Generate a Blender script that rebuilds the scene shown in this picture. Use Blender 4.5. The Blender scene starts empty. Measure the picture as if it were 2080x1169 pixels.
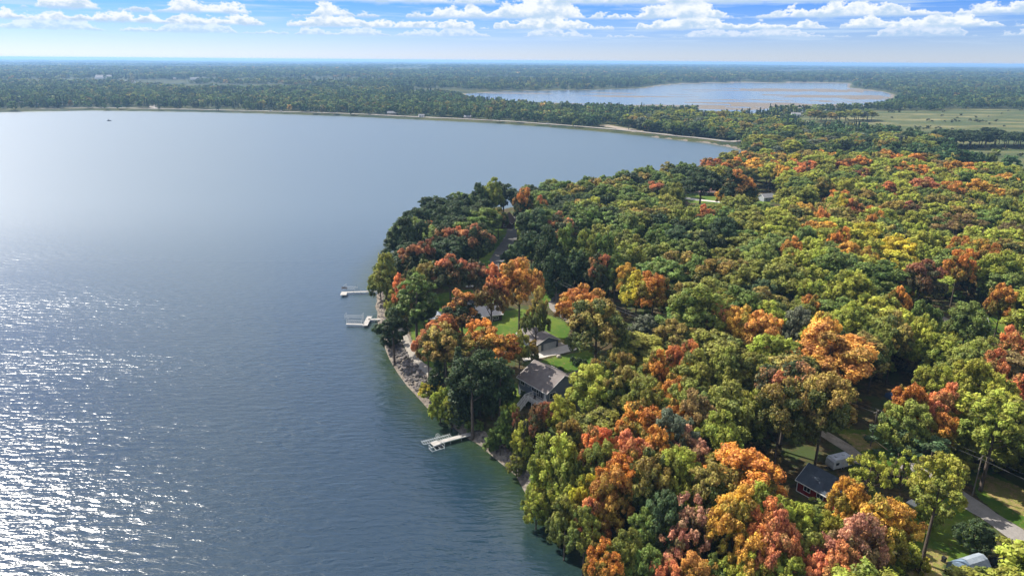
import bpy, math, random
import numpy as np
from mathutils import Vector

random.seed(7); RNG = np.random.default_rng(11)
sc = bpy.context.scene
COL = sc.collection
rad = math.radians

# ------------------------------------------------------------------ camera
F, HC, PITCH, ROLL = 1387.0, 92.0, rad(18.4), rad(0.41)     # focal length in photo pixels (2080 wide), height above the lake
cam = bpy.data.cameras.new('camera'); cam_o = bpy.data.objects.new('camera', cam); COL.objects.link(cam_o)
cam.sensor_width = 36.0; cam.lens = 36.0 * F / 2080.0; cam.clip_start = 1.0; cam.clip_end = 120000.0
cam_o.location = (0, 0, HC)
cam_o.rotation_mode = 'XYZ'
from mathutils import Matrix
cam_o.matrix_world = (Matrix.Translation((0, 0, HC)) @ Matrix.Rotation(rad(90) - PITCH, 4, 'X') @ Matrix.Rotation(ROLL, 4, 'Z'))
sc.camera = cam_o

# ------------------------------------------------------------------ sun and sky
SUN_AZ, SUN_EL = rad(-56), rad(43)                           # azimuth clockwise from straight ahead
sun_dir = Vector((math.sin(SUN_AZ) * math.cos(SUN_EL), math.cos(SUN_AZ) * math.cos(SUN_EL), math.sin(SUN_EL)))
sl = bpy.data.lights.new('sun', 'SUN'); sl.energy = 5.0; sl.angle = rad(0.53); sl.color = (1.0, 0.94, 0.84)
so = bpy.data.objects.new('sun', sl); COL.objects.link(so); so.location = (-200, 200, 400)
so.rotation_euler = sun_dir.to_track_quat('Z', 'Y').to_euler()

world = bpy.data.worlds.new('World'); sc.world = world; world.use_nodes = True
world.cycles.sampling_method = 'MANUAL'; world.cycles.sample_map_resolution = 256
CLOUD_THR = 0.375
def build_world():
    nt = world.node_tree; N = nt.nodes; L = nt.links
    bg = N['Background']; bg.inputs[1].default_value = 0.08
    def M(op, a, b=None, c=None, clamp=False):
        n = N.new('ShaderNodeMath'); n.operation = op; n.use_clamp = clamp
        for i, v in enumerate((a, b, c)):
            if v is None: continue
            if isinstance(v, (int, float)): n.inputs[i].default_value = v
            else: L.new(v, n.inputs[i])
        return n.outputs[0]
    def SS(v, a, b):
        n = N.new('ShaderNodeMapRange'); n.interpolation_type = 'SMOOTHSTEP'
        L.new(v, n.inputs[0]); n.inputs[1].default_value = a; n.inputs[2].default_value = b
        return n.outputs[0]
    def MIX(f, a, b, mode='MIX'):
        n = N.new('ShaderNodeMix'); n.data_type = 'RGBA'; n.blend_type = mode
        for s, v in ((n.inputs[0], f), (n.inputs[6], a), (n.inputs[7], b)):
            if isinstance(v, (int, float)): s.default_value = v
            elif isinstance(v, tuple): s.default_value = (*v, 1)
            else: L.new(v, s)
        return n.outputs[2]
    sk = N.new('ShaderNodeTexSky'); sk.sky_type = 'NISHITA'; sk.sun_disc = False
    sk.sun_elevation = SUN_EL; sk.sun_rotation = SUN_AZ; sk.altitude = 400; sk.air_density = 1.0; sk.dust_density = 0.05; sk.ozone_density = 4.0
    hs = N.new('ShaderNodeHueSaturation'); hs.inputs['Hue'].default_value = 0.51; hs.inputs['Saturation'].default_value = 1.25; hs.inputs['Value'].default_value = 1.0
    hs.inputs['Saturation'].default_value = 1.38
    L.new(MIX(1.0, sk.outputs[0], (0.66, 0.73, 1.05), 'MULTIPLY'), hs.inputs['Color'])
    tc = N.new('ShaderNodeTexCoord'); sp = N.new('ShaderNodeSeparateXYZ'); L.new(tc.outputs['Generated'], sp.inputs[0])
    X, Y, Z = sp.outputs
    el = M('MULTIPLY', M('ARCSINE', Z), 180 / math.pi)
    az = M('MULTIPLY', M('ARCTAN2', X, Y), 180 / math.pi)
    def vec(sx, sy, off):
        c = N.new('ShaderNodeCombineXYZ'); L.new(M('MULTIPLY', az, sx), c.inputs[0])
        if sy: L.new(M('MULTIPLY', el, sy), c.inputs[1])
        c.inputs[2].default_value = off; return c.outputs[0]
    def noise(v, s, d, r=0.55):
        n = N.new('ShaderNodeTexNoise'); n.inputs['Scale'].default_value = s; n.inputs['Detail'].default_value = d
        n.inputs['Roughness'].default_value = r; L.new(v, n.inputs['Vector']); return n.outputs[0]
    # thin flat veils of far cloud under the cumulus
    veil = M('MULTIPLY', M('MULTIPLY', SS(noise(vec(0.16, 3.0, 3.3), 1.0, 6, 0.6), 0.46, 0.72), M('MULTIPLY', SS(el, 0.7, 2.0), SS(el, 9.0, 5.0))), 0.6)
    col = MIX(veil, hs.outputs[0], (4.6, 5.7, 6.9))
    # unseen broken cloud higher up, cover thickened to brighten lake and woods
    c = N.new('ShaderNodeCombineXYZ'); iz = M('DIVIDE', 1.0, M('MAXIMUM', M('ADD', Z, 0.05), 0.03)); L.new(M('MULTIPLY', X, iz), c.inputs[0]); L.new(M('MULTIPLY', Y, iz), c.inputs[1])
    fld = noise(c.outputs[0], 1.1, 4, 0.58)
    col = MIX(M('MULTIPLY', SS(fld, 0.37, 0.53), SS(el, 6.0, 9.0)), col, (6.8, 7.1, 7.4))
    # rows of cumulus, the farthest (lowest) first: flat bases, heaped tops; 
    e = 1.7; k = 0
    while e < 7.5:
        sc_ = e / 3.0
        prof = noise(vec(0.15 / sc_ ** 0.75, 0.0, 7.7 * k + 1.3), 1.0, 2, 0.5)
        heap = noise(vec(1.0 / sc_ ** 0.8, 1.5 / sc_, 3.1 * k), 1.0, 4, 0.6)
        height = M('MULTIPLY', M('SUBTRACT', M('MULTIPLY_ADD', M('SUBTRACT', heap, 0.5), 0.30, prof), CLOUD_THR), 7.0 * sc_)
        rise = M('SUBTRACT', el, e)
        top = SS(M('SUBTRACT', height, rise), 0.0, 0.26 * sc_); base = SS(M('MULTIPLY_ADD', M('SUBTRACT', heap, 0.5), 0.5 * sc_, rise), -0.06 * sc_, 0.26 * sc_)
        m_ = M('MULTIPLY', top, base)
        if e < 2.2: m_ = M('MULTIPLY', m_, 0.6)
        f = M('DIVIDE', rise, M('MAXIMUM', height, 0.2 * sc_)); f = M('ADD', f, M('MULTIPLY', M('SUBTRACT', heap, 0.5), -1.6))
        body = MIX(SS(f, 0.02, 0.75), (3.7, 4.9, 6.4), (6.7, 7.0, 7.3))
        col = MIX(m_, col, body); e *= 1.33; k += 1
    L.new(col, bg.inputs[0])
build_world()

sc.view_settings.view_transform = 'Standard'; sc.view_settings.look = 'None'
sc.view_settings.exposure = 0.85; sc.view_settings.gamma = 1.0; sc.view_settings.use_curve_mapping = False
sc.render.engine = 'CYCLES'
cy = sc.cycles
cy.max_bounces = 6; cy.diffuse_bounces = 2; cy.glossy_bounces = 2; cy.transmission_bounces = 3; cy.volume_bounces = 0
cy.transparent_max_bounces = 6; cy.caustics_reflective = False; cy.caustics_refractive = False
cy.use_denoising = True; cy.use_adaptive_sampling = True; cy.adaptive_threshold = 0.02
cy.sample_clamp_indirect = 3.0; cy.sample_clamp_direct = 6.0

# ------------------------------------------------------------------ pixel -> place
def ray(u, v):
    x = (u - 1040) / F; y = -(v - 584.5) / F
    xr = x * math.cos(ROLL) - y * math.sin(ROLL); yr = x * math.sin(ROLL) + y * math.cos(ROLL)
    return (xr, math.cos(PITCH) + yr * math.sin(PITCH), -math.sin(PITCH) + yr * math.cos(PITCH))
def g(u, v, z=0.0):
    d = ray(u, v); t = (z - HC) / d[2]; return (d[0] * t, d[1] * t)
def proj(x, y, z):
    dz = z - HC
    fwd = y * math.cos(PITCH) - dz * math.sin(PITCH); up = y * math.sin(PITCH) + dz * math.cos(PITCH)
    xr = x / fwd; yr = up / fwd
    xi = xr * math.cos(ROLL) + yr * math.sin(ROLL); yi = -xr * math.sin(ROLL) + yr * math.cos(ROLL)
    return 1040 + F * xi, 584.5 - F * yi, fwd

# ------------------------------------------------------------------ terrain functions
def smooth(a, b, x):
    t = np.clip((x - a) / (b - a), 0, 1); return t * t * (3 - 2 * t)
def sdist(px, py, poly):
    """signed distance, positive outside the polygon"""
    px = np.asarray(px, float); py = np.asarray(py, float)
    d2 = np.full(px.shape, 1e18); ins = np.zeros(px.shape, bool)
    n = len(poly)
    for i in range(n):
        x0, y0 = poly[i]; x1, y1 = poly[(i + 1) % n]
        dx, dy = x1 - x0, y1 - y0; l2 = dx * dx + dy * dy + 1e-9
        t = np.clip(((px - x0) * dx + (py - y0) * dy) / l2, 0, 1)
        d2 = np.minimum(d2, (px - x0 - t * dx) ** 2 + (py - y0 - t * dy) ** 2)
        if y0 != y1:
            c = ((y0 > py) != (y1 > py)) & (px < (x1 - x0) * (py - y0) / (y1 - y0) + x0)
            ins ^= c
    d = np.sqrt(d2); return np.where(ins, -d, d)
def vnoise(x, y, s, seed=0):
    """smooth value noise, -1..1"""
    x = np.asarray(x, float) / s; y = np.asarray(y, float) / s
    xi = np.floor(x).astype(np.int64); yi = np.floor(y).astype(np.int64); fx = x - xi; fy = y - yi
    fx = fx * fx * (3 - 2 * fx); fy = fy * fy * (3 - 2 * fy)
    def h(a, b):
        n = (a * 374761393 + b * 668265263 + seed * 974634777) & 0x7fffffff
        n = ((n ^ (n >> 13)) * 1274126177) & 0x7fffffff
        return ((n ^ (n >> 16)) & 0xffff) / 32767.5 - 1
    return (h(xi, yi) * (1 - fx) + h(xi + 1, yi) * fx) * (1 - fy) + (h(xi, yi + 1) * (1 - fx) + h(xi + 1, yi + 1) * fx) * fy
def fbm(x, y, s, seed=0, o=4):
    r = 0; a = 1; t = 0
    for k in range(o):
        r = r + a * vnoise(x, y, s / 2 ** k, seed + k); t += a; a *= 0.5
    return r / t

SHORE_PX = [(1290,1169),(1238,1130),(1190,1098),(1138,1062),(1086,1010),(1060,962),(1020,930),(985,900),(950,880),(915,852),(880,828),(852,797),(836,781),
    (815,752),(800,727),(788,692),(777,660),(770,622),(775,592),(764,574),(772,550),(792,525),(830,492),(880,466),(975,440),(1080,420),(1200,400),(1340,378),
    (1440,360),(1500,336),(1520,309),(1484,299),(1440,291),(1380,285),(1300,275),(1200,265),(1100,257),(1000,250),(850,243),(700,236),(550,231),(400,227.5),(185,224.5),(100,226),(0,228.5)]
SHORE = [g(u, v) for u, v in SHORE_PX]
# the shore is never a drawn polyline: add small coves between the measured points
def fray(pts, amp):
    out = []
    for (x0, y0), (x1, y1) in zip(pts[:-1], pts[1:]):
        d = math.hypot(x1 - x0, y1 - y0); n = max(1, int(d / 6))
        n = min(n, 14)
        for k in range(n):
            t = k / n; w = 0 if k == 0 else amp * min(1, d / 30)
            nx, ny = (y1 - y0) / d, -(x1 - x0) / d
            o = random.uniform(-w, w)
            out.append((x0 + (x1 - x0) * t + nx * o, y0 + (y1 - y0) * t + ny * o))
    out.append(pts[-1]); return out
LAKE = fray(SHORE, 0.9) + [(-1700, 1150), (-2600, 900), (-2600, -500), (160, -500), (110, -60), (75, 40)]
FARLAKE = [g(u, v) for u, v in [(945,191),(1010,186),(1100,184.5),(1200,183),(1300,180),(1345,173),(1390,169.5),(1470,168),(1600,168),(1725,169),(1722,178),(1790,186),(1812,193),(1800,205),(1760,216),(1650,226),(1500,230),(1300,226),(1150,221),(1050,214),(965,204)]]
LAWNS_PX = [[(1010,632),(1060,628),(1110,640),(1160,662),(1150,700),(1050,705),(985,672)], [(1080,735),(1130,722),(1200,712),(1215,745),(1185,780),(1140,770)],
    [(828,600),(960,585),(1000,640),(965,700),(905,742),(868,745),(842,700),(830,650)], [(1075,575),(1135,575),(1150,612),(1100,625)], [(1130,602),(1165,600),(1165,622),(1110,626)],
    [(960,760),(1050,770),(1060,815),(1000,835),(950,800)], [(1820,1040),(1900,1000),(1960,1030),(2010,1090),(1960,1140),(1860,1140)],
    [(1960,960),(2010,960),(2080,1010),(2140,1060),(2140,1110),(2040,1060),(1985,1015)], [(1695,880),(1790,880),(1830,930),(1800,960),(1745,925)], [(1960,640),(2040,640),(2040,690),(1960,680)], [(1385,395),(1420,392),(1500,410),(1570,408),(1560,425),(1400,415)],
    [(990,460),(1050,455),(1045,520),(985,560),(960,540)]]
LAWNS = [[g(u, v, 5) for u, v in p] for p in LAWNS_PX]
DRY = [[g(u, v, 5) for u, v in p] for p in [[(1985,965),(2080,1005),(2150,1060),(2150,1090),(2060,1045),(1990,1000)], [(1700,885),(1760,890),(1790,915),(1745,922)], [(1880,1110),(1930,1120),(1910,1169),(1840,1169)], [(1130,690),(1180,690),(1180,705),(1140,706)]]]
MARSH = [g(u, v, 1) for u, v in [(1560,240),(1640,231),(1760,226),(1880,228),(2000,224),(2300,232),(2400,390),(2080,372),(1960,350),(1912,322),(1895,300),(1850,285),(1780,275),(1640,268)]]
SWAMP = [g(u, v, 1) for u, v in [(1430,226),(1560,228),(1560,240),(1480,245),(1400,240)]]

def hgt(x, y):
    x = np.asarray(x, float); y = np.asarray(y, float); r = np.hypot(x, y)
    d = sdist(x, y, LAKE)
    near = 1 - smooth(660, 780, y)
    bank = 1.5 + 2.3 * near
    width = 5.5 + 3 * near
    h = bank * smooth(-0.5, 1, d / width) + near * 3.2 * smooth(8, 130, d) + 0.25 * vnoise(x, y, 14, 3) * smooth(4, 20, d)
    h = np.where(d < 0, -np.minimum(5, 0.3 * -d) + bank * smooth(-0.5, 1, d / width), h)
    hills = smooth(1500, 9000, r) * (12 + 26 * fbm(x / 2.2, y, 1700, 5) + 8 * fbm(x, y, 700, 9)) + smooth(700, 1500, y) * 1.5 * smooth(20, 200, d)
    h = h + np.where(d > 0, np.maximum(hills, 0), 0)
    df = sdist(x, y, FARLAKE)
    h = np.where(d > 0, h * smooth(0, 160, df) + 0.35 * smooth(-20, 60, df) - 0.5 * smooth(10, -40, df), h)
    reed = (fbm(x / 4.5, y, 70, 21, 4) - 0.16) * 3.0 * smooth(2650, 2250, y) * (df < 12)
    h = np.where((d > 0) & (df < 12), np.maximum(h, np.clip(reed, -0.5, 0.22)), h)
    return h
def hz(x, y): return float(hgt(np.array([x]), np.array([y]))[0])

# ------------------------------------------------------------------ materials
MATS = {}
class NT:
    def __init__(s, name):
        s.m = bpy.data.materials.new(name); s.m.use_nodes = True; s.t = s.m.node_tree; s.N = s.t.nodes; s.L = s.t.links
        s.b = s.N['Principled BSDF']; s.o = s.N['Material Output']
    def set(s, sock, v):
        if v is None: return
        if isinstance(v, (int, float)): sock.default_value = v
        elif isinstance(v, tuple): sock.default_value = (*v, 1) if len(v) == 3 and len(sock.default_value) == 4 else v
        else: s.L.new(v, sock)
    def math(s, op, a, b=None, clamp=False):
        n = s.N.new('ShaderNodeMath'); n.operation = op; n.use_clamp = clamp; s.set(n.inputs[0], a); s.set(n.inputs[1], b); return n.outputs[0]
    def mix(s, f, a, b, mode='MIX'):
        n = s.N.new('ShaderNodeMix'); n.data_type = 'RGBA'; n.blend_type = mode; s.set(n.inputs[0], f); s.set(n.inputs[6], a); s.set(n.inputs[7], b); return n.outputs[2]
    def ss(s, v, a, b, lo=0.0, hi=1.0):
        n = s.N.new('ShaderNodeMapRange'); n.interpolation_type = 'SMOOTHSTEP'; s.L.new(v, n.inputs[0])
        n.inputs[1].default_value = a; n.inputs[2].default_value = b; n.inputs[3].default_value = lo; n.inputs[4].default_value = hi; return n.outputs[0]
    def coord(s, kind='Object', scale=(1, 1, 1), rot=(0, 0, 0)):
        c = s.N.new('ShaderNodeTexCoord'); m = s.N.new('ShaderNodeMapping'); m.inputs['Scale'].default_value = scale; m.inputs['Rotation'].default_value = rot
        s.L.new(c.outputs[kind], m.inputs['Vector']); return m.outputs[0]
    def noise(s, v, sc_, d=3, r=0.55, dist=0.0):
        n = s.N.new('ShaderNodeTexNoise'); n.inputs['Scale'].default_value = sc_; n.inputs['Detail'].default_value = d
        n.inputs['Roughness'].default_value = r; n.inputs['Distortion'].default_value = dist
        if v is not None: s.L.new(v, n.inputs['Vector'])
        return n.outputs[0]
    def attr(s, name, kind='GEOMETRY', out='Color'):
        n = s.N.new('ShaderNodeAttribute'); n.attribute_name = name; n.attribute_type = kind; return n.outputs[out]
    def bump(s, h, strength, dist):
        n = s.N.new('ShaderNodeBump'); n.inputs['Strength'].default_value = strength; n.inputs['Distance'].default_value = dist; s.L.new(h, n.inputs['Height']); return n.outputs[0]

def mat(name, c, rough=0.7, c2=None, scale=1.5, metal=0.0, bump=0.0, stripes=None, spec=0.3, fine=8.0):
    """plain surface colour with procedural wear; stripes = (axis scale) for siding or shingle courses"""
    if name in MATS: return MATS[name]
    t = NT(name); v = t.coord('Object')
    c2 = c2 or tuple(x * 0.72 for x in c)
    n1 = t.noise(v, scale, 5, 0.6); n2 = t.noise(v, scale * fine, 3, 0.6)
    f = t.math('ADD', t.math('MULTIPLY', t.ss(n1, 0.35, 0.65), 0.6), t.math('MULTIPLY', t.ss(n2, 0.3, 0.7), 0.4))
    col = t.mix(f, c2, c)
    t.set(t.b.inputs['Base Color'], col); t.b.inputs['Roughness'].default_value = rough; t.b.inputs['Metallic'].default_value = metal
    t.b.inputs['Specular IOR Level'].default_value = spec
    if stripes:
        w = t.N.new('ShaderNodeTexWave'); w.wave_type = 'BANDS'; w.bands_direction = stripes[0]; w.wave_profile = 'SAW'
        w.inputs['Scale'].default_value = stripes[1]; w.inputs['Distortion'].default_value = 0.0; t.L.new(v, w.inputs['Vector'])
        t.set(t.b.inputs['Normal'], t.bump(w.outputs[1], 0.6, 0.04))
    elif bump:
        t.set(t.b.inputs['Normal'], t.bump(n2, bump, 0.05))
    MATS[name] = t.m; return t.m

def leaf_material():
    t = NT('autumn_leaves')
    top = t.attr('leaf_top', 'INSTANCER'); low = t.attr('leaf_low', 'INSTANCER')
    turn = t.attr('turn', 'GEOMETRY', 'Fac'); var = t.attr('vary', 'GEOMETRY', 'Fac')
    edge = t.attr('leaf_edge', 'INSTANCER', 'Fac')
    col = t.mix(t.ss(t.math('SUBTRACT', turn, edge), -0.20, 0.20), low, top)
    hs = t.N.new('ShaderNodeHueSaturation'); t.L.new(col, hs.inputs['Color'])
    t.set(hs.inputs['Hue'], t.math('ADD', t.math('MULTIPLY', t.math('SUBTRACT', var, 0.5), 0.035), 0.5))
    t.set(hs.inputs['Value'], t.math('ADD', t.math('MULTIPLY', var, 0.95), 0.5))
    hs.inputs['Saturation'].default_value = 1.0
    t.set(t.b.inputs['Base Color'], hs.outputs[0]); t.b.inputs['Roughness'].default_value = 0.55; t.b.inputs['Specular IOR Level'].default_value = 0.25
    tr = t.N.new('ShaderNodeBsdfTranslucent'); t.L.new(hs.outputs[0], tr.inputs['Color'])
    mx = t.N.new('ShaderNodeMixShader'); mx.inputs[0].default_value = 0.34
    t.L.new(t.b.outputs[0], mx.inputs[1]); t.L.new(tr.outputs[0], mx.inputs[2]); t.L.new(mx.outputs[0], t.o.inputs['Surface'])
    return t.m
LEAF = leaf_material()
BARK = mat('bark', (0.13, 0.10, 0.08), 0.9, (0.05, 0.04, 0.03), 2.0, bump=0.8)

def ground_material():
    t = NT('ground_cover'); v = t.coord('Object')
    lawn = t.attr('lawn', out='Fac'); dry = t.attr('dry', out='Fac'); marsh = t.attr('marsh', out='Fac'); sand = t.attr('sand', out='Fac'); far = t.attr('far', out='Fac')
    n_s = t.noise(v, 0.9, 5, 0.65); n_m = t.noise(v, 0.12, 4, 0.6); n_l = t.noise(v, 0.012, 6, 0.65); n_f = t.noise(v, 5.0, 3, 0.7)
    floor = t.mix(t.ss(n_s, 0.35, 0.7), (0.035, 0.032, 0.018), (0.11, 0.075, 0.035)); floor = t.mix(t.ss(n_m, 0.42, 0.60), floor, (0.05, 0.07, 0.022))
    far_c = t.mix(t.ss(n_l, 0.4, 0.6), (0.02, 0.035, 0.016), (0.06, 0.065, 0.022)); far_c = t.mix(t.ss(n_m, 0.58, 0.7), far_c, (0.10, 0.06, 0.025))
    floor = t.mix(far, floor, far_c)
    grass = t.mix(t.ss(n_m, 0.35, 0.65), (0.052, 0.11, 0.013), (0.125, 0.165, 0.024)); grass = t.mix(t.ss(n_f, 0.3, 0.7), t.mix(0.35, grass, (0.03, 0.06, 0.01)), grass)
    grass = t.mix(t.ss(n_s, 0.56, 0.70), grass, (0.17, 0.13, 0.05))
    dryc = t.mix(t.ss(n_s, 0.4, 0.62), (0.19, 0.20, 0.045), (0.30, 0.22, 0.10)); dryc = t.mix(t.ss(n_f, 0.45, 0.7), dryc, (0.14, 0.10, 0.05))
    mv = t.coord('Object', (0.3, 1.0, 1.0), (0, 0, 0.12)); m1 = t.noise(mv, 0.018, 7, 0.68); m2 = t.noise(mv, 0.09, 5, 0.65)
    mc = t.mix(t.ss(m1, 0.42, 0.60), (0.06, 0.08, 0.032), (0.135, 0.13, 0.055)); mc = t.mix(t.ss(m2, 0.52, 0.68), mc, (0.06, 0.065, 0.03)); mc = t.mix(t.ss(m1, 0.55, 0.66), mc, (0.26, 0.22, 0.11))
    sandc = t.mix(t.ss(n_s, 0.4, 0.6), (0.12, 0.10, 0.085), (0.22, 0.19, 0.155)); sandc = t.mix(t.ss(n_f, 0.5, 0.75), sandc, (0.11, 0.09, 0.07))
    wob = t.math('MULTIPLY', t.math('SUBTRACT', n_s, 0.5), 0.7)
    def edge(a): return t.ss(t.math('ADD', a, wob), 0.42, 0.58)
    c = t.mix(edge(lawn), floor, grass); c = t.mix(edge(dry), c, dryc); c = t.mix(marsh, c, mc); c = t.mix(edge(sand), c, sandc)
    t.set(t.b.inputs['Base Color'], c); t.b.inputs['Roughness'].default_value = 0.95; t.b.inputs['Specular IOR Level'].default_value = 0.1
    t.set(t.b.inputs['Normal'], t.bump(n_f, 0.5, 0.15)); return t.m

def water_material(name, deep, shallow, amp=1.0, painted_sheen=None):
    t = NT(name); v0 = t.coord('Object')
    dep = t.attr('shallow', out='Fac')
    bedn = t.noise(v0, 0.25, 4, 0.6)
    sh = t.math('MULTIPLY', dep, t.ss(bedn, 0.2, 0.6, 0.55, 1.0))
    t.set(t.b.inputs['Base Color'], t.mix(sh, t.mix(t.attr('far_ramp', out='Fac'), deep, painted_sheen or deep), shallow))  # base colour pales with distance: sky sheen painted into the far water
    t.b.inputs['IOR'].default_value = 1.5; t.set(t.b.inputs['Roughness'], t.math('ADD', 0.19, t.math('MULTIPLY', t.attr('far_ramp', out='Fac'), 0.31))); t.b.inputs['Specular IOR Level'].default_value = 0.95
    a = t.coord('Object', (0.33, 1.0, 1.0), (0, 0, rad(-13))); b = t.coord('Object', (0.5, 1.0, 1.0), (0, 0, rad(14))); c = t.coord('Object', (0.25, 1.0, 1.0), (0, 0, rad(-20)))
    w1 = t.noise(a, 0.62, 3, 0.55, 0.35); w2 = t.noise(b, 1.7, 3, 0.6, 0.2); w3 = t.noise(v0, 5.0, 2, 0.6)
    patch = t.ss(t.noise(c, 0.022, 5, 0.6), 0.32, 0.68, 0.5, 1.08)
    hsum = t.math('ADD', t.math('ADD', t.math('MULTIPLY', w1, 1.0), t.math('MULTIPLY', w2, 0.10)), t.math('MULTIPLY', w3, 0.018))
    far_ramp = t.attr('far_ramp', out='Fac')
    hsum = t.math('MULTIPLY', t.math('MULTIPLY', hsum, patch), t.math('SUBTRACT', 1.0, t.math('MULTIPLY', far_ramp, 0.8)))
    nb = t.bump(hsum, 1.0, 0.54 * amp); t.set(t.b.inputs['Normal'], nb)
    g2 = t.N.new('ShaderNodeBsdfPrincipled'); t.L.new(t.b.inputs['Base Color'].links[0].from_socket, g2.inputs['Base Color']); g2.inputs['IOR'].default_value = 1.4; g2.inputs['Specular IOR Level'].default_value = 0.8; t.set(g2.inputs['Roughness'], t.math('ADD', 0.1, t.math('MULTIPLY', t.attr('far_ramp', out='Fac'), 0.3))); t.L.new(nb, g2.inputs['Normal'])
    mx = t.N.new('ShaderNodeMixShader'); mx.inputs[0].default_value = 0.16; t.L.new(t.b.outputs[0], mx.inputs[1]); t.L.new(g2.outputs[0], mx.inputs[2]); t.L.new(mx.outputs[0], t.o.inputs['Surface'])
    return t.m

# ------------------------------------------------------------------ mesh helpers
def mesh_np(name, verts, faces, mats=(), mat_idx=None, smooth_=False):
    me = bpy.data.meshes.new(name); verts = np.asarray(verts, np.float32)
    me.vertices.add(len(verts)); me.vertices.foreach_set('co', verts.ravel())
    if isinstance(faces, np.ndarray):
        n, k = faces.shape; me.loops.add(n * k); me.loops.foreach_set('vertex_index', faces.ravel().astype(np.int32))
        me.polygons.add(n); me.polygons.foreach_set('loop_start', np.arange(0, n * k, k, dtype=np.int32)); me.polygons.foreach_set('loop_total', np.full(n, k, np.int32))
    else:
        lens = np.array([len(f) for f in faces], np.int32); li = np.array([i for f in faces for i in f], np.int32)
        me.loops.add(len(li)); me.loops.foreach_set('vertex_index', li); me.polygons.add(len(lens))
        me.polygons.foreach_set('loop_start', np.concatenate([[0], np.cumsum(lens)[:-1]]).astype(np.int32)); me.polygons.foreach_set('loop_total', lens)
    for m in mats: me.materials.append(m)
    if mat_idx is not None: me.polygons.foreach_set('material_index', np.asarray(mat_idx, np.int32))
    me.polygons.foreach_set('use_smooth', np.full(len(me.polygons), smooth_))
    me.update(calc_edges=True); me.validate(); return me
def link(name, me, parent=None, **kw):
    o = bpy.data.objects.new(name, me); COL.objects.link(o)
    if parent is not None: o.parent = parent
    for k, v in kw.items(): o[k] = v
    return o
def thing(name, label, cat, loc=(0, 0, 0), rot=0.0, group=None):
    o = bpy.data.objects.new(name, None); COL.objects.link(o); o.location = loc; o.rotation_euler = (0, 0, rot); o.empty_display_size = 0.5
    o['label'] = label; o['category'] = cat
    if group: o['group'] = group
    return o
class MB:
    def __init__(s): s.v = []; s.f = []
    def add(s, vs, fs):
        n = len(s.v); s.v += [tuple(p) for p in vs]; s.f += [tuple(i + n for i in f) for f in fs]; return s
    def box(s, c, d, rz=0.0, ry=0.0):
        x, y, z = (k / 2 for k in d); P = []
        for sx, sy, sz in ((-1,-1,-1),(1,-1,-1),(1,1,-1),(-1,1,-1),(-1,-1,1),(1,-1,1),(1,1,1),(-1,1,1)):
            a, b, e = sx * x, sy * y, sz * z
            a, e = a * math.cos(ry) + e * math.sin(ry), -a * math.sin(ry) + e * math.cos(ry)
            P.append((c[0] + a * math.cos(rz) - b * math.sin(rz), c[1] + a * math.sin(rz) + b * math.cos(rz), c[2] + e))
        return s.add(P, [(3,2,1,0),(4,5,6,7),(0,1,5,4),(1,2,6,5),(2,3,7,6),(3,0,4,7)])
    def tube(s, pts, r, n=6, r2=None):
        pts = [Vector(p) for p in pts]; m = len(pts); base = len(s.v)
        for i, p in enumerate(pts):
            t = (pts[min(i + 1, m - 1)] - pts[max(i - 1, 0)]).normalized(); a = t.cross(Vector((0, 0, 1)))
            if a.length < 1e-3: a = Vector((1, 0, 0))
            a.normalize(); b = t.cross(a); rr = r if r2 is None else r + (r2 - r) * i / (m - 1)
            if isinstance(r, (list, tuple)): rr = r[i]
            for k in range(n):
                q = p + (a * math.cos(2 * math.pi * k / n) + b * math.sin(2 * math.pi * k / n)) * rr; s.v.append(tuple(q))
        for i in range(m - 1):
            for k in range(n):
                k2 = (k + 1) % n; s.f.append((base + i * n + k, base + i * n + k2, base + (i + 1) * n + k2, base + (i + 1) * n + k))
        s.f.append(tuple(base + k for k in reversed(range(n)))); s.f.append(tuple(base + (m - 1) * n + k for k in range(n))); return s
    def prism(s, poly, axis, a, b):
        """poly of (p,q) extruded from a to b; axis 'x': (p,q)=(y,z); 'y': (x,z); 'z': (x,y)"""
        n = len(poly)
        def P(p, q, e): return {'x': (e, p, q), 'y': (p, e, q), 'z': (p, q, e)}[axis]
        vs = [P(p, q, a) for p, q in poly] + [P(p, q, b) for p, q in poly]
        fs = [tuple(reversed(range(n))), tuple(range(n, 2 * n))] + [(i, (i + 1) % n, n + (i + 1) % n, n + i) for i in range(n)]
        return s.add(vs, fs)
    def loft(s, rings, cap=True):
        n = len(rings[0]); b = len(s.v)
        for r in rings: s.v += [tuple(p) for p in r]
        for i in range(len(rings) - 1):
            for k in range(n):
                k2 = (k + 1) % n; s.f.append((b + i * n + k, b + i * n + k2, b + (i + 1) * n + k2, b + (i + 1) * n + k))
        if cap: s.f.append(tuple(b + k for k in reversed(range(n)))); s.f.append(tuple(b + (len(rings) - 1) * n + k for k in range(n)))
        return s
    def mesh(s, name, m, smooth_=False): return mesh_np(name, s.v, s.f, (m,), None, smooth_)
    def build(s, name, m, parent=None, smooth_=False, **kw): return link(name, s.mesh(name, m, smooth_), parent, **kw)

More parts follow.
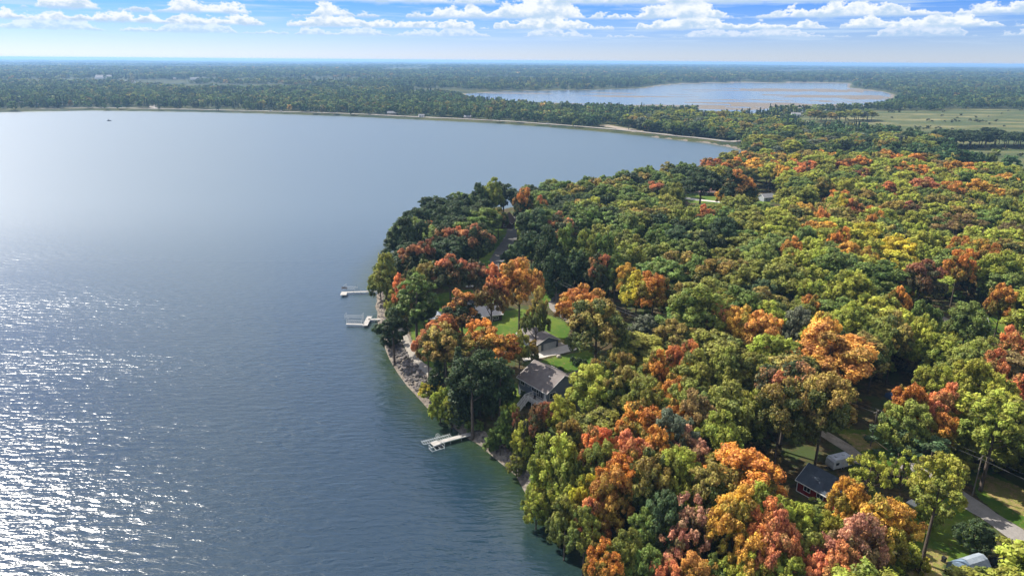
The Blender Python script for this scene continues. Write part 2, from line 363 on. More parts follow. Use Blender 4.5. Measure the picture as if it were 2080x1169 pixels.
# ------------------------------------------------------------------ ground and water sheets
def polar(thetas, rs):
    T, R = np.meshgrid(np.radians(thetas), rs); return R * np.sin(T), R * np.cos(T)
TH = np.linspace(-78, 78, 620)
RS = np.concatenate([np.geomspace(6, 84, 16)[:-1], np.geomspace(84, 740, 265)[:-1], np.geomspace(740, 2600, 75)[:-1], np.geomspace(2600, 34000, 60)])
GX, GY = polar(TH, RS); nr, nt_ = GX.shape
GZ = hgt(GX, GY); GD = sdist(GX, GY, LAKE); GFL = sdist(GX, GY, FARLAKE)
def quads(nr, nt):
    i = np.arange(nr * nt).reshape(nr, nt); return np.stack([i[:-1, :-1], i[:-1, 1:], i[1:, 1:], i[1:, :-1]], -1).reshape(-1, 4)
Q = quads(nr, nt_)
ge = mesh_np('ground', np.stack([GX, GY, GZ], -1).reshape(-1, 3), Q[:, ::-1].copy(), (ground_material(),), None, True)
def fattr(me, name, arr):
    a = me.attributes.new(name, 'FLOAT', 'POINT'); a.data.foreach_set('value', np.asarray(arr, np.float32).ravel())
near_m = GY < 900
def poly_mask(polys, soft):
    m = np.zeros(GX.shape)
    for p in polys: m = np.maximum(m, smooth(soft, -soft, sdist(GX, GY, p)))
    return m
fattr(ge, 'lawn', poly_mask(LAWNS, 3.0)); fattr(ge, 'dry', poly_mask(DRY, 2.5))
marsh_m = np.maximum(poly_mask([MARSH], 30), poly_mask([SWAMP], 25)); marsh_m = np.maximum(marsh_m, smooth(22, 4, GFL) * (GD > 30))
fattr(ge, 'marsh', marsh_m)
sand = smooth(2.4, 0.8, GD) * (GD > -8) * (GY < 900)
sand = np.maximum(sand, poly_mask([[g(u, v, 4) for u, v in [(812,668),(826,664),(850,725),(890,758),(870,768),(836,735)]]], 1.0))
sand = np.maximum(sand, smooth(14, 2, GFL) * (GD > 30)); fattr(ge, 'sand', np.clip(sand, 0, 1)); fattr(ge, 'far', smooth(650, 900, np.hypot(GX, GY)))
link('ground', ge, kind='structure')

def water_sheet(name, mask, m, z=0.0, far_ramp_k=1.0):
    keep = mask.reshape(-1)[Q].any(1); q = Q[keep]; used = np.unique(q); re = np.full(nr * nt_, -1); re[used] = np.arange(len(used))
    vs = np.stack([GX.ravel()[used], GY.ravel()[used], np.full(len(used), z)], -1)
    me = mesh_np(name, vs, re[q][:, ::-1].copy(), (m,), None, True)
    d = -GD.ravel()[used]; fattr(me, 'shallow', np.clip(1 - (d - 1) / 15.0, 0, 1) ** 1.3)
    fattr(me, 'far_ramp', far_ramp_k * smooth(120, 470, GY.ravel()[used]))      # beyond this the waves are finer than the sheet can show and widen the gloss instead; also blends in the painted sheen colour
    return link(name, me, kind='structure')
water_sheet('lake_water', (GZ < 0.05) & (GD < 3), water_material('lake_water', (0.011, 0.030, 0.050), (0.024, 0.042, 0.013), 1.0, (0.040, 0.082, 0.128)))  # last colour is the sheen painted on the far part
water_sheet('far_lake_water', (GZ < 0.08) & (GFL < 60) & (GD > 20), water_material('far_lake_water', (0.035, 0.065, 0.095), (0.035, 0.065, 0.095), 0.10), 0.02, 0.0)

# ------------------------------------------------------------------ roads, drives and paths (draped ribbons)
ASPH = mat('asphalt', (0.12, 0.115, 0.11), 0.9, (0.075, 0.072, 0.07), 0.35, bump=0.3)
GRAV = mat('pale_gravel', (0.36, 0.32, 0.27), 0.95, (0.22, 0.19, 0.155), 0.5, bump=0.6)
CONC = mat('pale_concrete', (0.55, 0.51, 0.46), 0.9, (0.42, 0.39, 0.35), 0.4, bump=0.2)
def ribbon(name, pts, width, m, lift=0.10, kind='structure', step=2.0, pixel=True, z=5.0, wob=0.12):
    P = [Vector((*g(u, v, z), 0)) for u, v in pts] if pixel else [Vector((x, y, 0)) for x, y in pts]
    S = []
    for k in range(len(P) - 1):                                  # Catmull-Rom
        p0, p1, p2, p3 = P[max(k - 1, 0)], P[k], P[k + 1], P[min(k + 2, len(P) - 1)]
        n = max(2, int((p2 - p1).length / step))
        for i in range(n):
            t = i / n; S.append(0.5 * (2 * p1 + (p2 - p0) * t + (2 * p0 - 5 * p1 + 4 * p2 - p3) * t * t + (3 * p1 - p0 - 3 * p2 + p3) * t ** 3))
    S.append(P[-1]); vs = []; nc = 5
    for i, p in enumerate(S):
        t = (S[min(i + 1, len(S) - 1)] - S[max(i - 1, 0)]).normalized(); nrm = Vector((-t.y, t.x, 0)); w = width / 2 * (1 + random.uniform(-wob, wob))
        for k in range(nc): q = p + nrm * w * (2 * k / (nc - 1) - 1); vs.append((q.x, q.y))
    A = np.array(vs); Z = hgt(A[:, 0], A[:, 1]) + lift
    Z = Z.reshape(-1, nc); Z[:, 0] -= 0.05; Z[:, -1] -= 0.05
    me = mesh_np(name, np.column_stack([A, Z.ravel()]), quads(len(S), nc), (m,), None, True)
    return link(name, me, kind=kind)
ribbon('paved_road', [(1835,952),(1880,976),(1930,1005),(1985,1042),(2080,1106),(2180,1180)], 4.4, mat('worn_asphalt', (0.27, 0.25, 0.235), 0.9, (0.19, 0.175, 0.165), 0.35, bump=0.3), z=4.5)
ribbon('gravel_drive', [(1655,880),(1697,905),(1735,930),(1740,950)], 3.0, GRAV, lift=0.16, z=4.5)
ribbon('paved_lane', [(1012,545),(1010,525),(1022,502),(1036,484),(1042,462),(1034,436)], 6.5, ASPH, z=5.5)
ribbon('lane_bend', [(1185,668),(1160,645),(1130,622),(1138,602),(1162,588),(1190,578),(1240,566)], 5.5, mat('worn_lane', (0.26,0.235,0.215), 0.95, (0.16,0.145,0.13), 0.4), z=6)
ribbon('concrete_drive', [(1058,724),(1085,719),(1125,712),(1175,703)], 5.0, CONC, z=5)
ribbon('garage_apron', [(1118,708),(1150,702)], 7.0, GRAV, lift=0.06, z=5)
ribbon('shore_path', [(812,664),(824,690),(840,722),(862,745),(884,762)], 2.2, mat('path_gravel', (0.30,0.27,0.235), 0.95, (0.20,0.18,0.15), 0.8), z=3.9)
ribbon('woodland_drive', [(1385,396),(1420,402),(1460,408),(1500,408)], 6.0, CONC, z=7)
ribbon('shaded_drive', [(1885,640),(1925,655),(1965,668)], 7.0, GRAV, z=7)
ribbon('yard_track', [(1262,610),(1310,612),(1340,606)], 4.0, GRAV, z=7)
# causeway road along the far shore
CW = [g(u, v, 1.8) for u, v in [(60,222.5),(185,219.5),(300,221),(400,223),(550,226.5),(700,231),(850,238),(1000,245),(1100,251.5),(1200,259),(1290,267),(1370,276),(1440,283),(1475,288),(1500,287),(1540,276)]]
ribbon('causeway_road', CW, 10.0, mat('causeway_asphalt', (0.30,0.275,0.25), 0.95, (0.22,0.20,0.18), 0.05), lift=0.6, pixel=False, step=12, wob=0.02)
ribbon('sandy_pullout', [g(u, v, 1.8) for u, v in [(1225,255),(1262,261),(1300,268)]], 20.0, mat('sandy_gravel', (0.32,0.27,0.21), 0.95, (0.20,0.16,0.12), 0.05), lift=0.45, pixel=False, step=10)
ribbon('side_road', [g(u, v, 1.8) for u, v in [(322,220.5),(308,217.5),(330,213)]], 12.0, MATS['causeway_asphalt'], lift=0.7, pixel=False, step=12)

# ------------------------------------------------------------------ trees
def crown_mesh(name, seed, R=5.5, zb=5.5, zt=18.0, lobes=20, puffs=9, leaves=46, size=0.36, low=0.35, open_=0.0, flat=1.0, trunk=False):
    r = np.random.default_rng(seed); zc = zb + (zt - zb) * 0.42; up = zt - zc; dn = zc - zb
    C = []; LR = []
    k = 0
    while len(C) < lobes and k < 4000:
        k += 1
        d = r.normal(size=3); d /= np.linalg.norm(d)
        if d[2] < -low: continue
        q = r.uniform(0.5, 0.92) if r.random() < 0.8 else r.uniform(0.1, 0.5)
        p = np.array([d[0] * R * q, d[1] * R * q, d[2] * (up if d[2] > 0 else dn) * q])
        if any(np.linalg.norm((p - c) * [1, 1, 0.9]) < R * (0.36 + 0.1 * open_) for c in C) and k < 3000: continue
        C.append(p); LR.append(R * r.uniform(0.26, 0.40) * (1 - 0.25 * open_))
    C = np.array(C); LR = np.array(LR); lob_rand = r.uniform(-1, 1, len(C))
    # puffs on lobes, facing outward
    PC = []; PR = []; PL = []
    for c, lr, i in zip(C, LR, range(len(C))):
        n = max(4, int(puffs * (lr / (0.33 * R)) ** 2))
        out = c / (np.linalg.norm(c) + 1e-6); out = out + np.array([0, 0, 0.35]); out /= np.linalg.norm(out)
        for _ in range(n):
            d = r.normal(size=3) + out * 0.9; d /= np.linalg.norm(d)
            PC.append(c + d * lr * r.uniform(0.55, 1.0) * [1, 1, 0.85 * flat]); PR.append(R * r.uniform(0.09, 0.17)); PL.append(i)
    PC = np.array(PC); PR = np.array(PR); PL = np.array(PL)
    nl = leaves; n = len(PC) * nl
    pc = np.repeat(PC, nl, 0); pr = np.repeat(PR, nl); pl = np.repeat(PL, nl)
    d = r.normal(size=(n, 3)); d[:, 2] += 0.25; d /= np.linalg.norm(d, axis=1)[:, None]
    pos = pc + d * (pr * r.uniform(0.35, 1.15, n))[:, None]
    nrm = d + r.normal(size=(n, 3)) * 0.38 + np.array([0, 0, 0.12]); nrm /= np.linalg.norm(nrm, axis=1)[:, None]
    a = np.cross(nrm, r.normal(size=(n, 3))); a /= np.linalg.norm(a, axis=1)[:, None]; b = np.cross(nrm, a)
    s = size * r.uniform(0.6, 1.35, n); a *= s[:, None]; b *= (s * r.uniform(0.55, 0.9, n))[:, None]
    fold = nrm * (s * 0.22)[:, None]
    V = np.stack([pos - a, pos + b - fold, pos + a, pos - b - fold], 1).reshape(-1, 3) + [0, 0, zc]
    Fq = np.arange(n * 4).reshape(n, 4)
    zz = np.repeat((pos[:, 2] + dn) / (up + dn), 4); rr = np.repeat(np.hypot(pos[:, 0], pos[:, 1]) / R, 4)
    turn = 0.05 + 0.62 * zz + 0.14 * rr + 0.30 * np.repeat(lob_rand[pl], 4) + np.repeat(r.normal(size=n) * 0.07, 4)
    vary = np.clip(0.5 + 0.27 * np.repeat(r.normal(size=len(PC)), nl * 4) + np.repeat(r.normal(size=n) * 0.22, 4), 0, 1)
    mi = np.zeros(n, int); mats = [LEAF]
    if trunk:
        mb = trunk_mb(seed, R, zb, zt, C + [0, 0, zc], 4); V0 = len(V); V = np.vstack([V, np.array(mb.v)])
        Fq = [tuple(q) for q in Fq] + [tuple(i + V0 for i in f) for f in mb.f]; mi = np.concatenate([mi, np.ones(len(mb.f), int)]); mats.append(BARK)
        turn = np.concatenate([turn, np.zeros(len(mb.v))]); vary = np.concatenate([vary, np.zeros(len(mb.v))])
    me = mesh_np(name, V, Fq, mats, mi); fattr(me, 'turn', turn); fattr(me, 'vary', vary)
    return me, C + [0, 0, zc]
def trunk_mb(seed, R, zb, zt, C, nb=7):
    r = random.Random(seed); mb = MB()
    zf = zb + (zt - zb) * 0.62; w = 0.30
    lean = (r.uniform(-.3, .3), r.uniform(-.3, .3))
    pts = [(lean[0] * t * t, lean[1] * t * t, -0.5 + (zf + 0.5) * t) for t in (0, .06, .2, .45, .7, 1)]
    mb.tube(pts, [w * 1.6, w * 1.15, w, w * .85, w * .62, w * .25], 7)
    cs = sorted(C.tolist(), key=lambda c: c[2])[:: max(1, len(C) // nb)][:nb]
    for c in cs:
        z0 = max(zb * 0.8, min(c[2] - 1.5 - 0.35 * math.hypot(c[0], c[1]), zf * 0.9)); t = z0 / zf
        p0 = (lean[0] * t * t, lean[1] * t * t, z0); mid = ((p0[0] + c[0]) / 2 + r.uniform(-.3, .3), (p0[1] + c[1]) / 2 + r.uniform(-.3, .3), (p0[2] + c[2]) / 2 - 0.35)
        mb.tube([p0, mid, tuple(c)], [w * .42, w * .28, w * .1], 5)
    return mb
def conifer_mesh(name, seed, R=3.0, zb=1.2, zt=18, leaves=2600, trunk=False, size=0.42):
    r = np.random.default_rng(seed); n = leaves
    t = r.random(n) ** 0.8; z = zb + (zt - zb) * t; tier = (z * 1.1 % 1.0)
    rad_ = R * (1 - t) ** 0.85 * (0.55 + 0.45 * tier) * r.uniform(0.6, 1.05, n) + 0.15; th = r.uniform(0, 2 * np.pi, n)
    arms = np.round(th / (2 * np.pi) * 9 + np.floor(z * 1.1) * 0.37) * (2 * np.pi / 9); th = arms + r.normal(size=n) * 0.22
    pos = np.stack([rad_ * np.cos(th), rad_ * np.sin(th), z - 0.12 * rad_], -1)
    nrm = np.stack([np.cos(th) * .5, np.sin(th) * .5, np.full(n, .8)], -1) + r.normal(size=(n, 3)) * .4; nrm /= np.linalg.norm(nrm, axis=1)[:, None]
    a = np.cross(nrm, r.normal(size=(n, 3))); a /= np.linalg.norm(a, axis=1)[:, None]; b = np.cross(nrm, a); s = size * r.uniform(.6, 1.3, n)
    a *= s[:, None]; b *= (s * .5)[:, None]
    V = np.stack([pos - a, pos + b, pos + a, pos - b], 1).reshape(-1, 3)
    me = mesh_np(name, V, np.arange(n * 4).reshape(n, 4), (LEAF,)); fattr(me, 'turn', np.repeat(t, 4)); fattr(me, 'vary', np.repeat(r.random(n), 4)); return me

VAR = {}     # kind -> list of (crown mesh, trunk mesh, R, height)
def variants(kind, n, seed0, **kw):
    L = []
    for i in range(n):
        cm, C = crown_mesh('crown', seed0 + i, **kw)
        tm = trunk_mb(seed0 + i, kw.get('R', 5.5), kw.get('zb', 5.5), kw.get('zt', 18.0), C).mesh('trunk', BARK, True)
        L.append((cm, tm, kw.get('R', 5.5), kw.get('zt', 18.0)))
    VAR[kind] = L
variants('round', 6, 100, lobes=26, puffs=11, leaves=78, size=0.245)
variants('tall', 3, 200, R=4.2, zb=7.4, zt=18, lobes=22, puffs=10, leaves=70, size=0.21)
variants('open', 2, 300, lobes=19, puffs=8, leaves=48, open_=1.0, zb=6.0, size=0.27)
variants('low', 4, 400, zb=1.5, zt=14, lobes=28, puffs=10, leaves=62, low=0.75, size=0.25)
variants('shrub', 2, 500, R=2.2, zb=0.1, zt=3.4, lobes=14, puffs=8, leaves=36, low=0.7, size=0.17)
cm = conifer_mesh('crown', 600); VAR['conifer'] = [(cm, trunk_mb(600, 1, 14, 18, np.zeros((0, 3)), 1).mesh('trunk', BARK, True), 3.0, 18)]

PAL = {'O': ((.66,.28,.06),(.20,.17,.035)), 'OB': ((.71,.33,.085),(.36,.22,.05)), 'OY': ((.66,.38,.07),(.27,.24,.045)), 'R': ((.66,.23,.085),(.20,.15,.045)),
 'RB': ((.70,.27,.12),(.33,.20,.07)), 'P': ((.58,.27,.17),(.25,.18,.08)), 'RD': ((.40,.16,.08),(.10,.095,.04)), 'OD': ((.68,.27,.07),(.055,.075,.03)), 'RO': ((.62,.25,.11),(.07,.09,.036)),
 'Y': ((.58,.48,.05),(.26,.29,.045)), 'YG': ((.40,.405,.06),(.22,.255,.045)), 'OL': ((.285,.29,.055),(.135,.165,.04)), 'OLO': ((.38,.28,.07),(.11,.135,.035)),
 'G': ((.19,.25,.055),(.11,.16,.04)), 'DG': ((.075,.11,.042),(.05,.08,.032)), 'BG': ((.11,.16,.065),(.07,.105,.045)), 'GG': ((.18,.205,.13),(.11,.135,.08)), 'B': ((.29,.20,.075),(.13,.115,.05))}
EDGE = {'OD': .68, 'RO': .75, 'OLO': .64, 'RD': .68, 'R': .55, 'O': .56}
CNAME = {'O':'orange and olive','OB':'bright orange','OY':'golden orange','R':'red topped','RB':'vivid red','P':'pinkish red','RD':'dark rust coloured','OD':'orange topped dark green','RO':'red and dark green',
 'Y':'yellow','YG':'yellow green','OL':'olive green','OLO':'olive green with orange tints','G':'mid green','DG':'dark green','BG':'cool bluish green','GG':'greyish green','B':'brownish'}

# crown-top pixel u, v, crown width in photo pixels, colour, form (t tall bare trunk, o open, l leafy to the ground, s shrub, c conifer), height in metres
TREES_PX = """
976 376 42 DG . 22;1001 366 38 OL . 24;1023 373 60 DG;908 399 60 DG;940 396 45 DG;875 425 40 DG l;834 438 60 DG l 24;869 447 40 OD;891 436 45 DG;932 419 50 DG;984 425 60 G;1012 419 34 OLO . 16;1064 386 42 OD . 24;1099 401 24 R . 17;1140 433 62 RO . 20
1086 422 60 BG . 22;905 458 60 RO . 20;934 463 28 R . 16;970 452 60 RO . 22;837 501 55 RO . 18;861 493 42 RD . 18;780 523 58 OL l 18;864 529 62 OLO . 17;913 526 66 RO . 18;962 529 52 RD . 16;1039 499 46 BG l 13;1056 521 78 OB . 25;998 545 66 R t 26;1090 593 46 OLO t 24
814 562 48 R l 15;842 567 86 G t 20;938 600 78 OD t 20;1184 580 86 OB . 19;1216 605 112 OLO . 24;1222 512 50 RO . 20;1252 523 42 G;1277 540 32 OY . 17;1297 558 62 Y . 18;1115 470 60 DG l 23;1160 462 60 G l 23;1195 470 55 OL l 23;1232 474 56 G l 23;1080 470 50 DG . 20
796 630 66 DG t 17;900 644 72 R . 18;868 675 56 RB . 14;903 672 88 OLO t 19;972 653 76 O t 19;1010 672 84 O t 18;930 713 52 DG c 20;958 725 86 DG t 21;1056 680 44 OL t 16;1079 693 28 OLO t 12;985 715 60 DG . 17
878 777 46 Y s 6;893 790 44 YG l 9;917 808 40 YG l 8;1038 823 44 YG l 9;1030 836 36 G l 9;1054 838 30 RD l 9;1016 862 40 G l 8;1062 868 46 YG l 10;1089 832 52 RD l 12;1138 809 50 YG . 13;1109 821 46 RD . 11
1447 320 42 R;1492 322 42 O;1533 324 46 OY;1358 332 36 OLO;1387 338 46 DG;1334 373 46 RO;1372 375 40 OL;1428 345 70 DG . 22;1503 349 52 OD . 24;1473 383 32 OY . 14;1435 420 38 R;1639 326 50 R;1722 321 46 R;1752 319 40 O;1631 336 46 R;1752 341 36 RD
1842 330 46 O;1880 338 46 O;1940 328 38 OY;2049 352 60 OY;1804 371 42 R;1876 364 48 RB;1932 371 52 O;1996 368 56 OY;1714 398 24 Y;1671 420 24 OB;1737 405 34 R;1782 428 22 O;1857 413 52 RD;1951 432 86 B o 20;2015 424 72 G;2057 450 52 B
1759 458 76 Y;1710 462 32 O;1673 462 80 YG;1827 477 80 Y;1880 473 52 YG;1612 485 30 OB;1722 496 62 OY;1767 507 46 OY;1951 484 42 O;1997 484 46 OY;2015 500 46 O;1955 511 52 O;2038 518 72 YG;1880 537 72 RD;1831 548 46 O;1831 586 46 O;1597 537 86 OL;1700 515 90 G;1545 503 80 OL
1537 443 60 OL;1379 466 62 BG;1439 473 60 DG;1470 447 60 DG;1462 533 80 OLO;1503 548 70 OL;1330 560 66 O;1379 579 62 OLO;1424 586 108 OL . 23;1471 612 28 RB . 19;1507 620 66 OY . 20;1556 639 76 OB . 19;1677 635 46 OY . 21;1699 665 136 OB . 22;1650 597 40 O;1545 571 56 BG;1624 627 52 GG
1729 620 80 YG;1827 639 70 OLO;1880 639 46 YG;1789 661 62 OL;1884 612 52 G;1974 620 66 G;2045 582 28 O;2053 541 80 G;2064 673 52 R;2004 692 72 OL;1394 690 60 R . 18;1334 716 62 O . 17;1511 590 80 G;2034 405 52 G
1610 734 104 RO . 21;1686 763 108 OLO . 22;1596 786 100 OLO . 20;1529 792 62 YG;1907 737 62 YG;1980 699 88 OL;2026 719 52 R;1986 734 72 YG;2038 769 62 YG;2073 760 36 RB;1925 786 46 RB . 17;1918 830 32 O . 14;1855 786 32 O . 17;1849 818 80 OL . 17;1855 866 132 BG o 13;2040 809 112 YG t 20
1260 708 46 OLO . 16;1216 725 36 OLO . 15;1202 751 86 YG . 17;1263 751 46 OLO;1414 716 80 OL;1478 713 70 OL;1536 716 70 OL;1304 775 70 OL;1370 763 76 O;1304 818 90 O;1373 815 38 O;1414 804 62 B;1487 792 100 OL;1370 841 70 GG;1464 847 92 YG;1158 856 46 OLO . 13;1216 865 42 R . 16
1286 888 86 RB . 18;1341 873 38 O;1405 873 24 P . 17;1385 917 62 YG;1132 891 100 YG l 17;1310 650 80 GG l 13;1186 968 56 Y . 15;1250 960 68 OB . 18;1208 1010 42 RB . 14;1223 1102 52 O . 12;1275 925 90 O . 18;1323 922 52 OLO;1377 919 62 YG;1355 1010 62 BG . 17
1320 1045 52 G . 15;1315 1112 46 G . 13;1412 1018 72 P o 18;1452 957 92 OLO;1503 997 100 OY . 18;1382 1073 52 P o 15;1358 1135 48 RB . 13;1420 1132 72 OB . 14;1536 1094 52 OY . 15;1477 1150 34 YG . 12;1452 1150 34 G . 12
1589 1056 78 RB . 17;1570 1029 42 R . 17;1565 990 66 YG . 17;1629 1034 76 YG . 13;1690 1052 42 YG . 12;1732 980 64 OY . 14;1777 918 74 YG o 14;1845 920 52 YG o 13;1756 1050 86 P . 17;1811 1016 106 OY . 17;1719 1114 44 RB . 14;1679 1127 66 RB . 14;1608 1138 72 YG . 14
1922 934 92 YG t 20;1790 1118 70 G . 10;1988 1061 62 DG l 6;1896 1013 46 YG l 7;1875 1127 30 Y s 4;1679 1095 58 P . 13;1125 750 22 DG s 3;1168 724 20 DG s 2.6;1183 727 18 DG s 2.4;1069 796 22 DG s 3;1138 745 16 DG s 2;1240 1130 50 O . 12;1275 1085 56 OL . 14;1530 1140 54 YG . 13
1650 1085 50 OL . 14;1100 905 40 YG l 10;1160 940 50 OL . 14;1230 905 44 OL . 16;1095 940 44 YG l 11;1110 985 50 YG l 8
1015 740 56 DG t 16;975 762 50 DG l 11;1000 792 40 DG l 8;950 790 44 DG l 9;1130 515 60 DG l 17;1172 508 62 DG l 18;1212 520 50 DG l 15;1110 500 50 DG l 17;1240 520 40 G l 15;1030 760 34 DG l 9;890 740 40 DG l 9;925 770 44 G l 10;860 600 50 DG . 14;770 545 44 OL l 13;800 590 40 OL l 12;790 660 36 DG l 8;1090 1000 50 YG l 8;1140 1035 50 OL l 8;1205 1075 46 OL l 8;1275 1112 46 O l 8;1150 1010 60 OL . 13;1190 1035 60 OL . 14;940 845 30 YG s 3;965 862 30 G s 3;1000 885 34 G l 4;1050 925 36 OL l 5;900 815 30 YG s 4"""

def place(u, v, w, h, form):
    zg = 5.0
    for _ in range(4):
        x, y = g(u, v, zg + h * 0.97); zg = hz(x, y)
        zg = max(zg, 0.15)
    dep = proj(x, y, zg + h * 0.7)[2]; return x, y, zg, w * dep / F
NT_IND = []          # dicts: x y z rot R h kind code u v
FORM = {'.': 'round', 't': 'tall', 'o': 'open', 'l': 'low', 's': 'shrub', 'c': 'conifer'}
for ent in TREES_PX.replace('\n', ';').split(';'):
    if not ent.strip(): continue
    p = ent.split(); u, v, w, code = float(p[0]), float(p[1]), float(p[2]), p[3]; form = p[4] if len(p) > 4 else '.'; h = float(p[5]) if len(p) > 5 else None
    hh = h * 1.12 if h else 19.5 + random.uniform(-1.5, 2)
    if form == 's' and h: hh = h
    x, y, z, wm = place(u, v, w, hh, form)
    NT_IND.append(dict(x=x, y=y, z=z, rw=max(wm / 2 * 1.06, .2 * hh if form != 't' else 0), h=hh, kind=FORM[form], code=code, u=u, v=v, hand=True))

# fill of the woodland between the trees picked out above
WOOD = [g(u, v, 6) for u, v in [(1340,1169),(1270,1120),(1215,1080),(1165,1040),(1130,1000),(1115,955),(1130,915),(1180,880),(1200,845),(1215,790),(1235,760),(1290,740),(1290,690),(1330,660),(1290,630),(1260,590),(1240,545),(1120,545),(1060,520),(1060,470),(1050,430),(1090,424),(1210,405),(1345,383),(1440,366),(1510,342),(1620,345),(1760,350),(1900,366),(2080,396),(2420,450)]] + [(330, 250), (260, 120), (150, 30), (90, 30), (60, 70)]
CAPE = [g(u, v, 5) for u, v in [(795,527),(832,497),(882,470),(975,445),(1030,436),(1020,470),(1000,500),(985,545),(960,560),(900,575),(850,590),(800,600),(778,585),(770,565)]]
NOGO = [[g(u, v, 5) for u, v in p] for p in [
    [(1560,900),(1700,860),(1790,900),(1860,945),(1980,1010),(2090,1090),(2080,1190),(1850,1190),(1840,1040),(1700,1040),(1600,1010)], [(1110,545),(1240,535),(1260,600),(1130,620)],
    [(1740,790),(1860,780),(1880,850),(1780,900),(1720,860)], [(1870,625),(2050,620),(2060,690),(1900,690)], [(1380,385),(1470,390),(1580,395),(1580,425),(1390,420)], [(990,430),(1060,430),(1050,520),(1010,560),(980,545)],
    [(1250,600),(1350,595),(1350,625),(1250,625)], [(1200,690),(1290,690),(1300,735),(1215,760)], [(1980,960),(2090,1000),(2090,1060)], [(905,535),(960,535),(960,560),(905,560)]]] + LAWNS
def inpoly(x, y, poly): return sdist(x, y, poly) < 0
def poisson(poly, rmin, n, seed, avoid):
    r = np.random.default_rng(seed); P = np.array(poly); lo = P.min(0); hi = P.max(0)
    cx = r.uniform(lo[0], hi[0], n); cy_ = r.uniform(lo[1], hi[1], n)
    ok = inpoly(cx, cy_, poly)
    for ng in NOGO: ok &= sdist(cx, cy_, ng) > 1.0
    ok &= sdist(cx, cy_, LAKE) > 2.5
    cx = cx[ok]; cy_ = cy_[ok]; cell = {}; out = []
    def put(x, y, rr): cell.setdefault((int(x // 12), int(y // 12)), []).append((x, y, rr))
    for a in avoid: put(*a)
    for x, y in zip(cx, cy_):
        i, j = int(x // 12), int(y // 12); good = True
        rm = rmin * (1 + 0.25 * float(vnoise(np.array([x]), np.array([y]), 30, 4)[0]))
        for a in (-1, 0, 1):
            for b in (-1, 0, 1):
                for q in cell.get((i + a, j + b), ()):
                    if (q[0] - x) ** 2 + (q[1] - y) ** 2 < ((rm + q[2]) / 2) ** 2: good = False; break
                if not good: break
            if not good: break
        if good: put(x, y, rm); out.append((x, y))
    return out
avoid = [(t['x'], t['y'], max(6.0, 1.45 * t['rw'])) for t in NT_IND]
fill = poisson(WOOD, 9.3, 26000, 5, avoid) + [p for p in poisson(CAPE, 7.5, 5000, 6, avoid) if sdist(np.array([p[0]]), np.array([p[1]]), LAKE)[0] > 6.5]
def pick(u, x=0, y=0):
    if u < 1130: w = [('DG', .42), ('G', .28), ('OL', .14), ('OLO', .08), ('RO', .04), ('BG', .04)]
    elif u < 1550: w = [('OL', .42), ('G', .15), ('DG', .05), ('OLO', .18), ('YG', .13), ('O', .05), ('BG', .02)]
    else: w = [('OL', .25), ('G', .12), ('YG', .31), ('OLO', .12), ('O', .03), ('OY', .06), ('B', .03), ('Y', .08)]
    k = (0.45 * random.random() + 0.55 * min(.999, max(0, .5 + .95 * float(fbm(np.array([x]), np.array([y]), 38, 17, 2)[0])))) % 1.0
    for c, p in w:
        k -= p
        if k <= 0: return c
    return 'OL'
FILL = []
fz = hgt(np.array([p[0] for p in fill]), np.array([p[1] for p in fill]))
for (x, y), z in zip(fill, fz):
    h = random.uniform(16, 20.5); u, v, dep = proj(x, y, z + h)
    FILL.append(dict(x=x, y=y, z=max(float(z), 0.2), rw=random.uniform(5.6, 9.0), h=h, kind=random.choice(['round'] * 6 + ['open', 'low']), code=pick(u, x, y), u=u, v=v, dep=dep, hand=False))
WINDOWS = [(1605,915,1745,1040),(1690,890,1790,930),(1040,725,1175,835),(1885,615,1965,672),(1980,640,2035,690),(1383,388,1468,414),(1540,393,1575,412),(1840,1005,1900,1055),(1920,1115,2080,1169),(1110,570,1240,620),(990,440,1050,540),(1960,1000,2080,1110),(1870,1040,1960,1120),(1780,785,1850,825),(1255,600,1345,618),(1180,560,1230,600)]
def covers(t):
    hw = t['rw'] * F / t['dep']; ch = t['h'] * .7 * .9 * F / t['dep']; u0, u1, v0, v1 = t['u'] - hw * .85, t['u'] + hw * .85, t['v'], t['v'] + ch
    for a, b, c, d in WINDOWS:
        if u0 < c and u1 > a and v0 < d and v1 > b and proj(t['x'], t['y'], t['z'])[1] > (b + d) / 2 + (d - b) * .1: return True
    for q in NT_IND:
        if q['kind'] != 'shrub' and q['dep'] > t['dep'] and u0 < q['u'] < u1 and v0 < q['v'] + 14 < v1: return True
    return False
for q in NT_IND: q['dep'] = proj(q['x'], q['y'], q['z'] + q['h'])[2]
KEPT = []
for t in FILL:
    if t['dep'] > 20:
        while covers(t) and t['h'] > 8.5: t['h'] -= 1.5; t['rw'] *= .95; t['u'], t['v'], t['dep'] = proj(t['x'], t['y'], t['z'] + t['h'])
        if covers(t): continue
    KEPT.append(t)
FILL = KEPT
inview = [t for t in FILL if -20 < t['u'] < 2100 and t['v'] < 1185 and t['dep'] > 0]
inview.sort(key=lambda t: -t['rw'] / t['dep'])
NFREE = max(0, 298 - len([t for t in NT_IND if t['kind'] != 'shrub']))
pick_ids = set(id(t) for t in inview[:NFREE]); STUFF = [t for t in FILL if id(t) not in pick_ids]
NT_IND += [t for t in inview[:NFREE]]

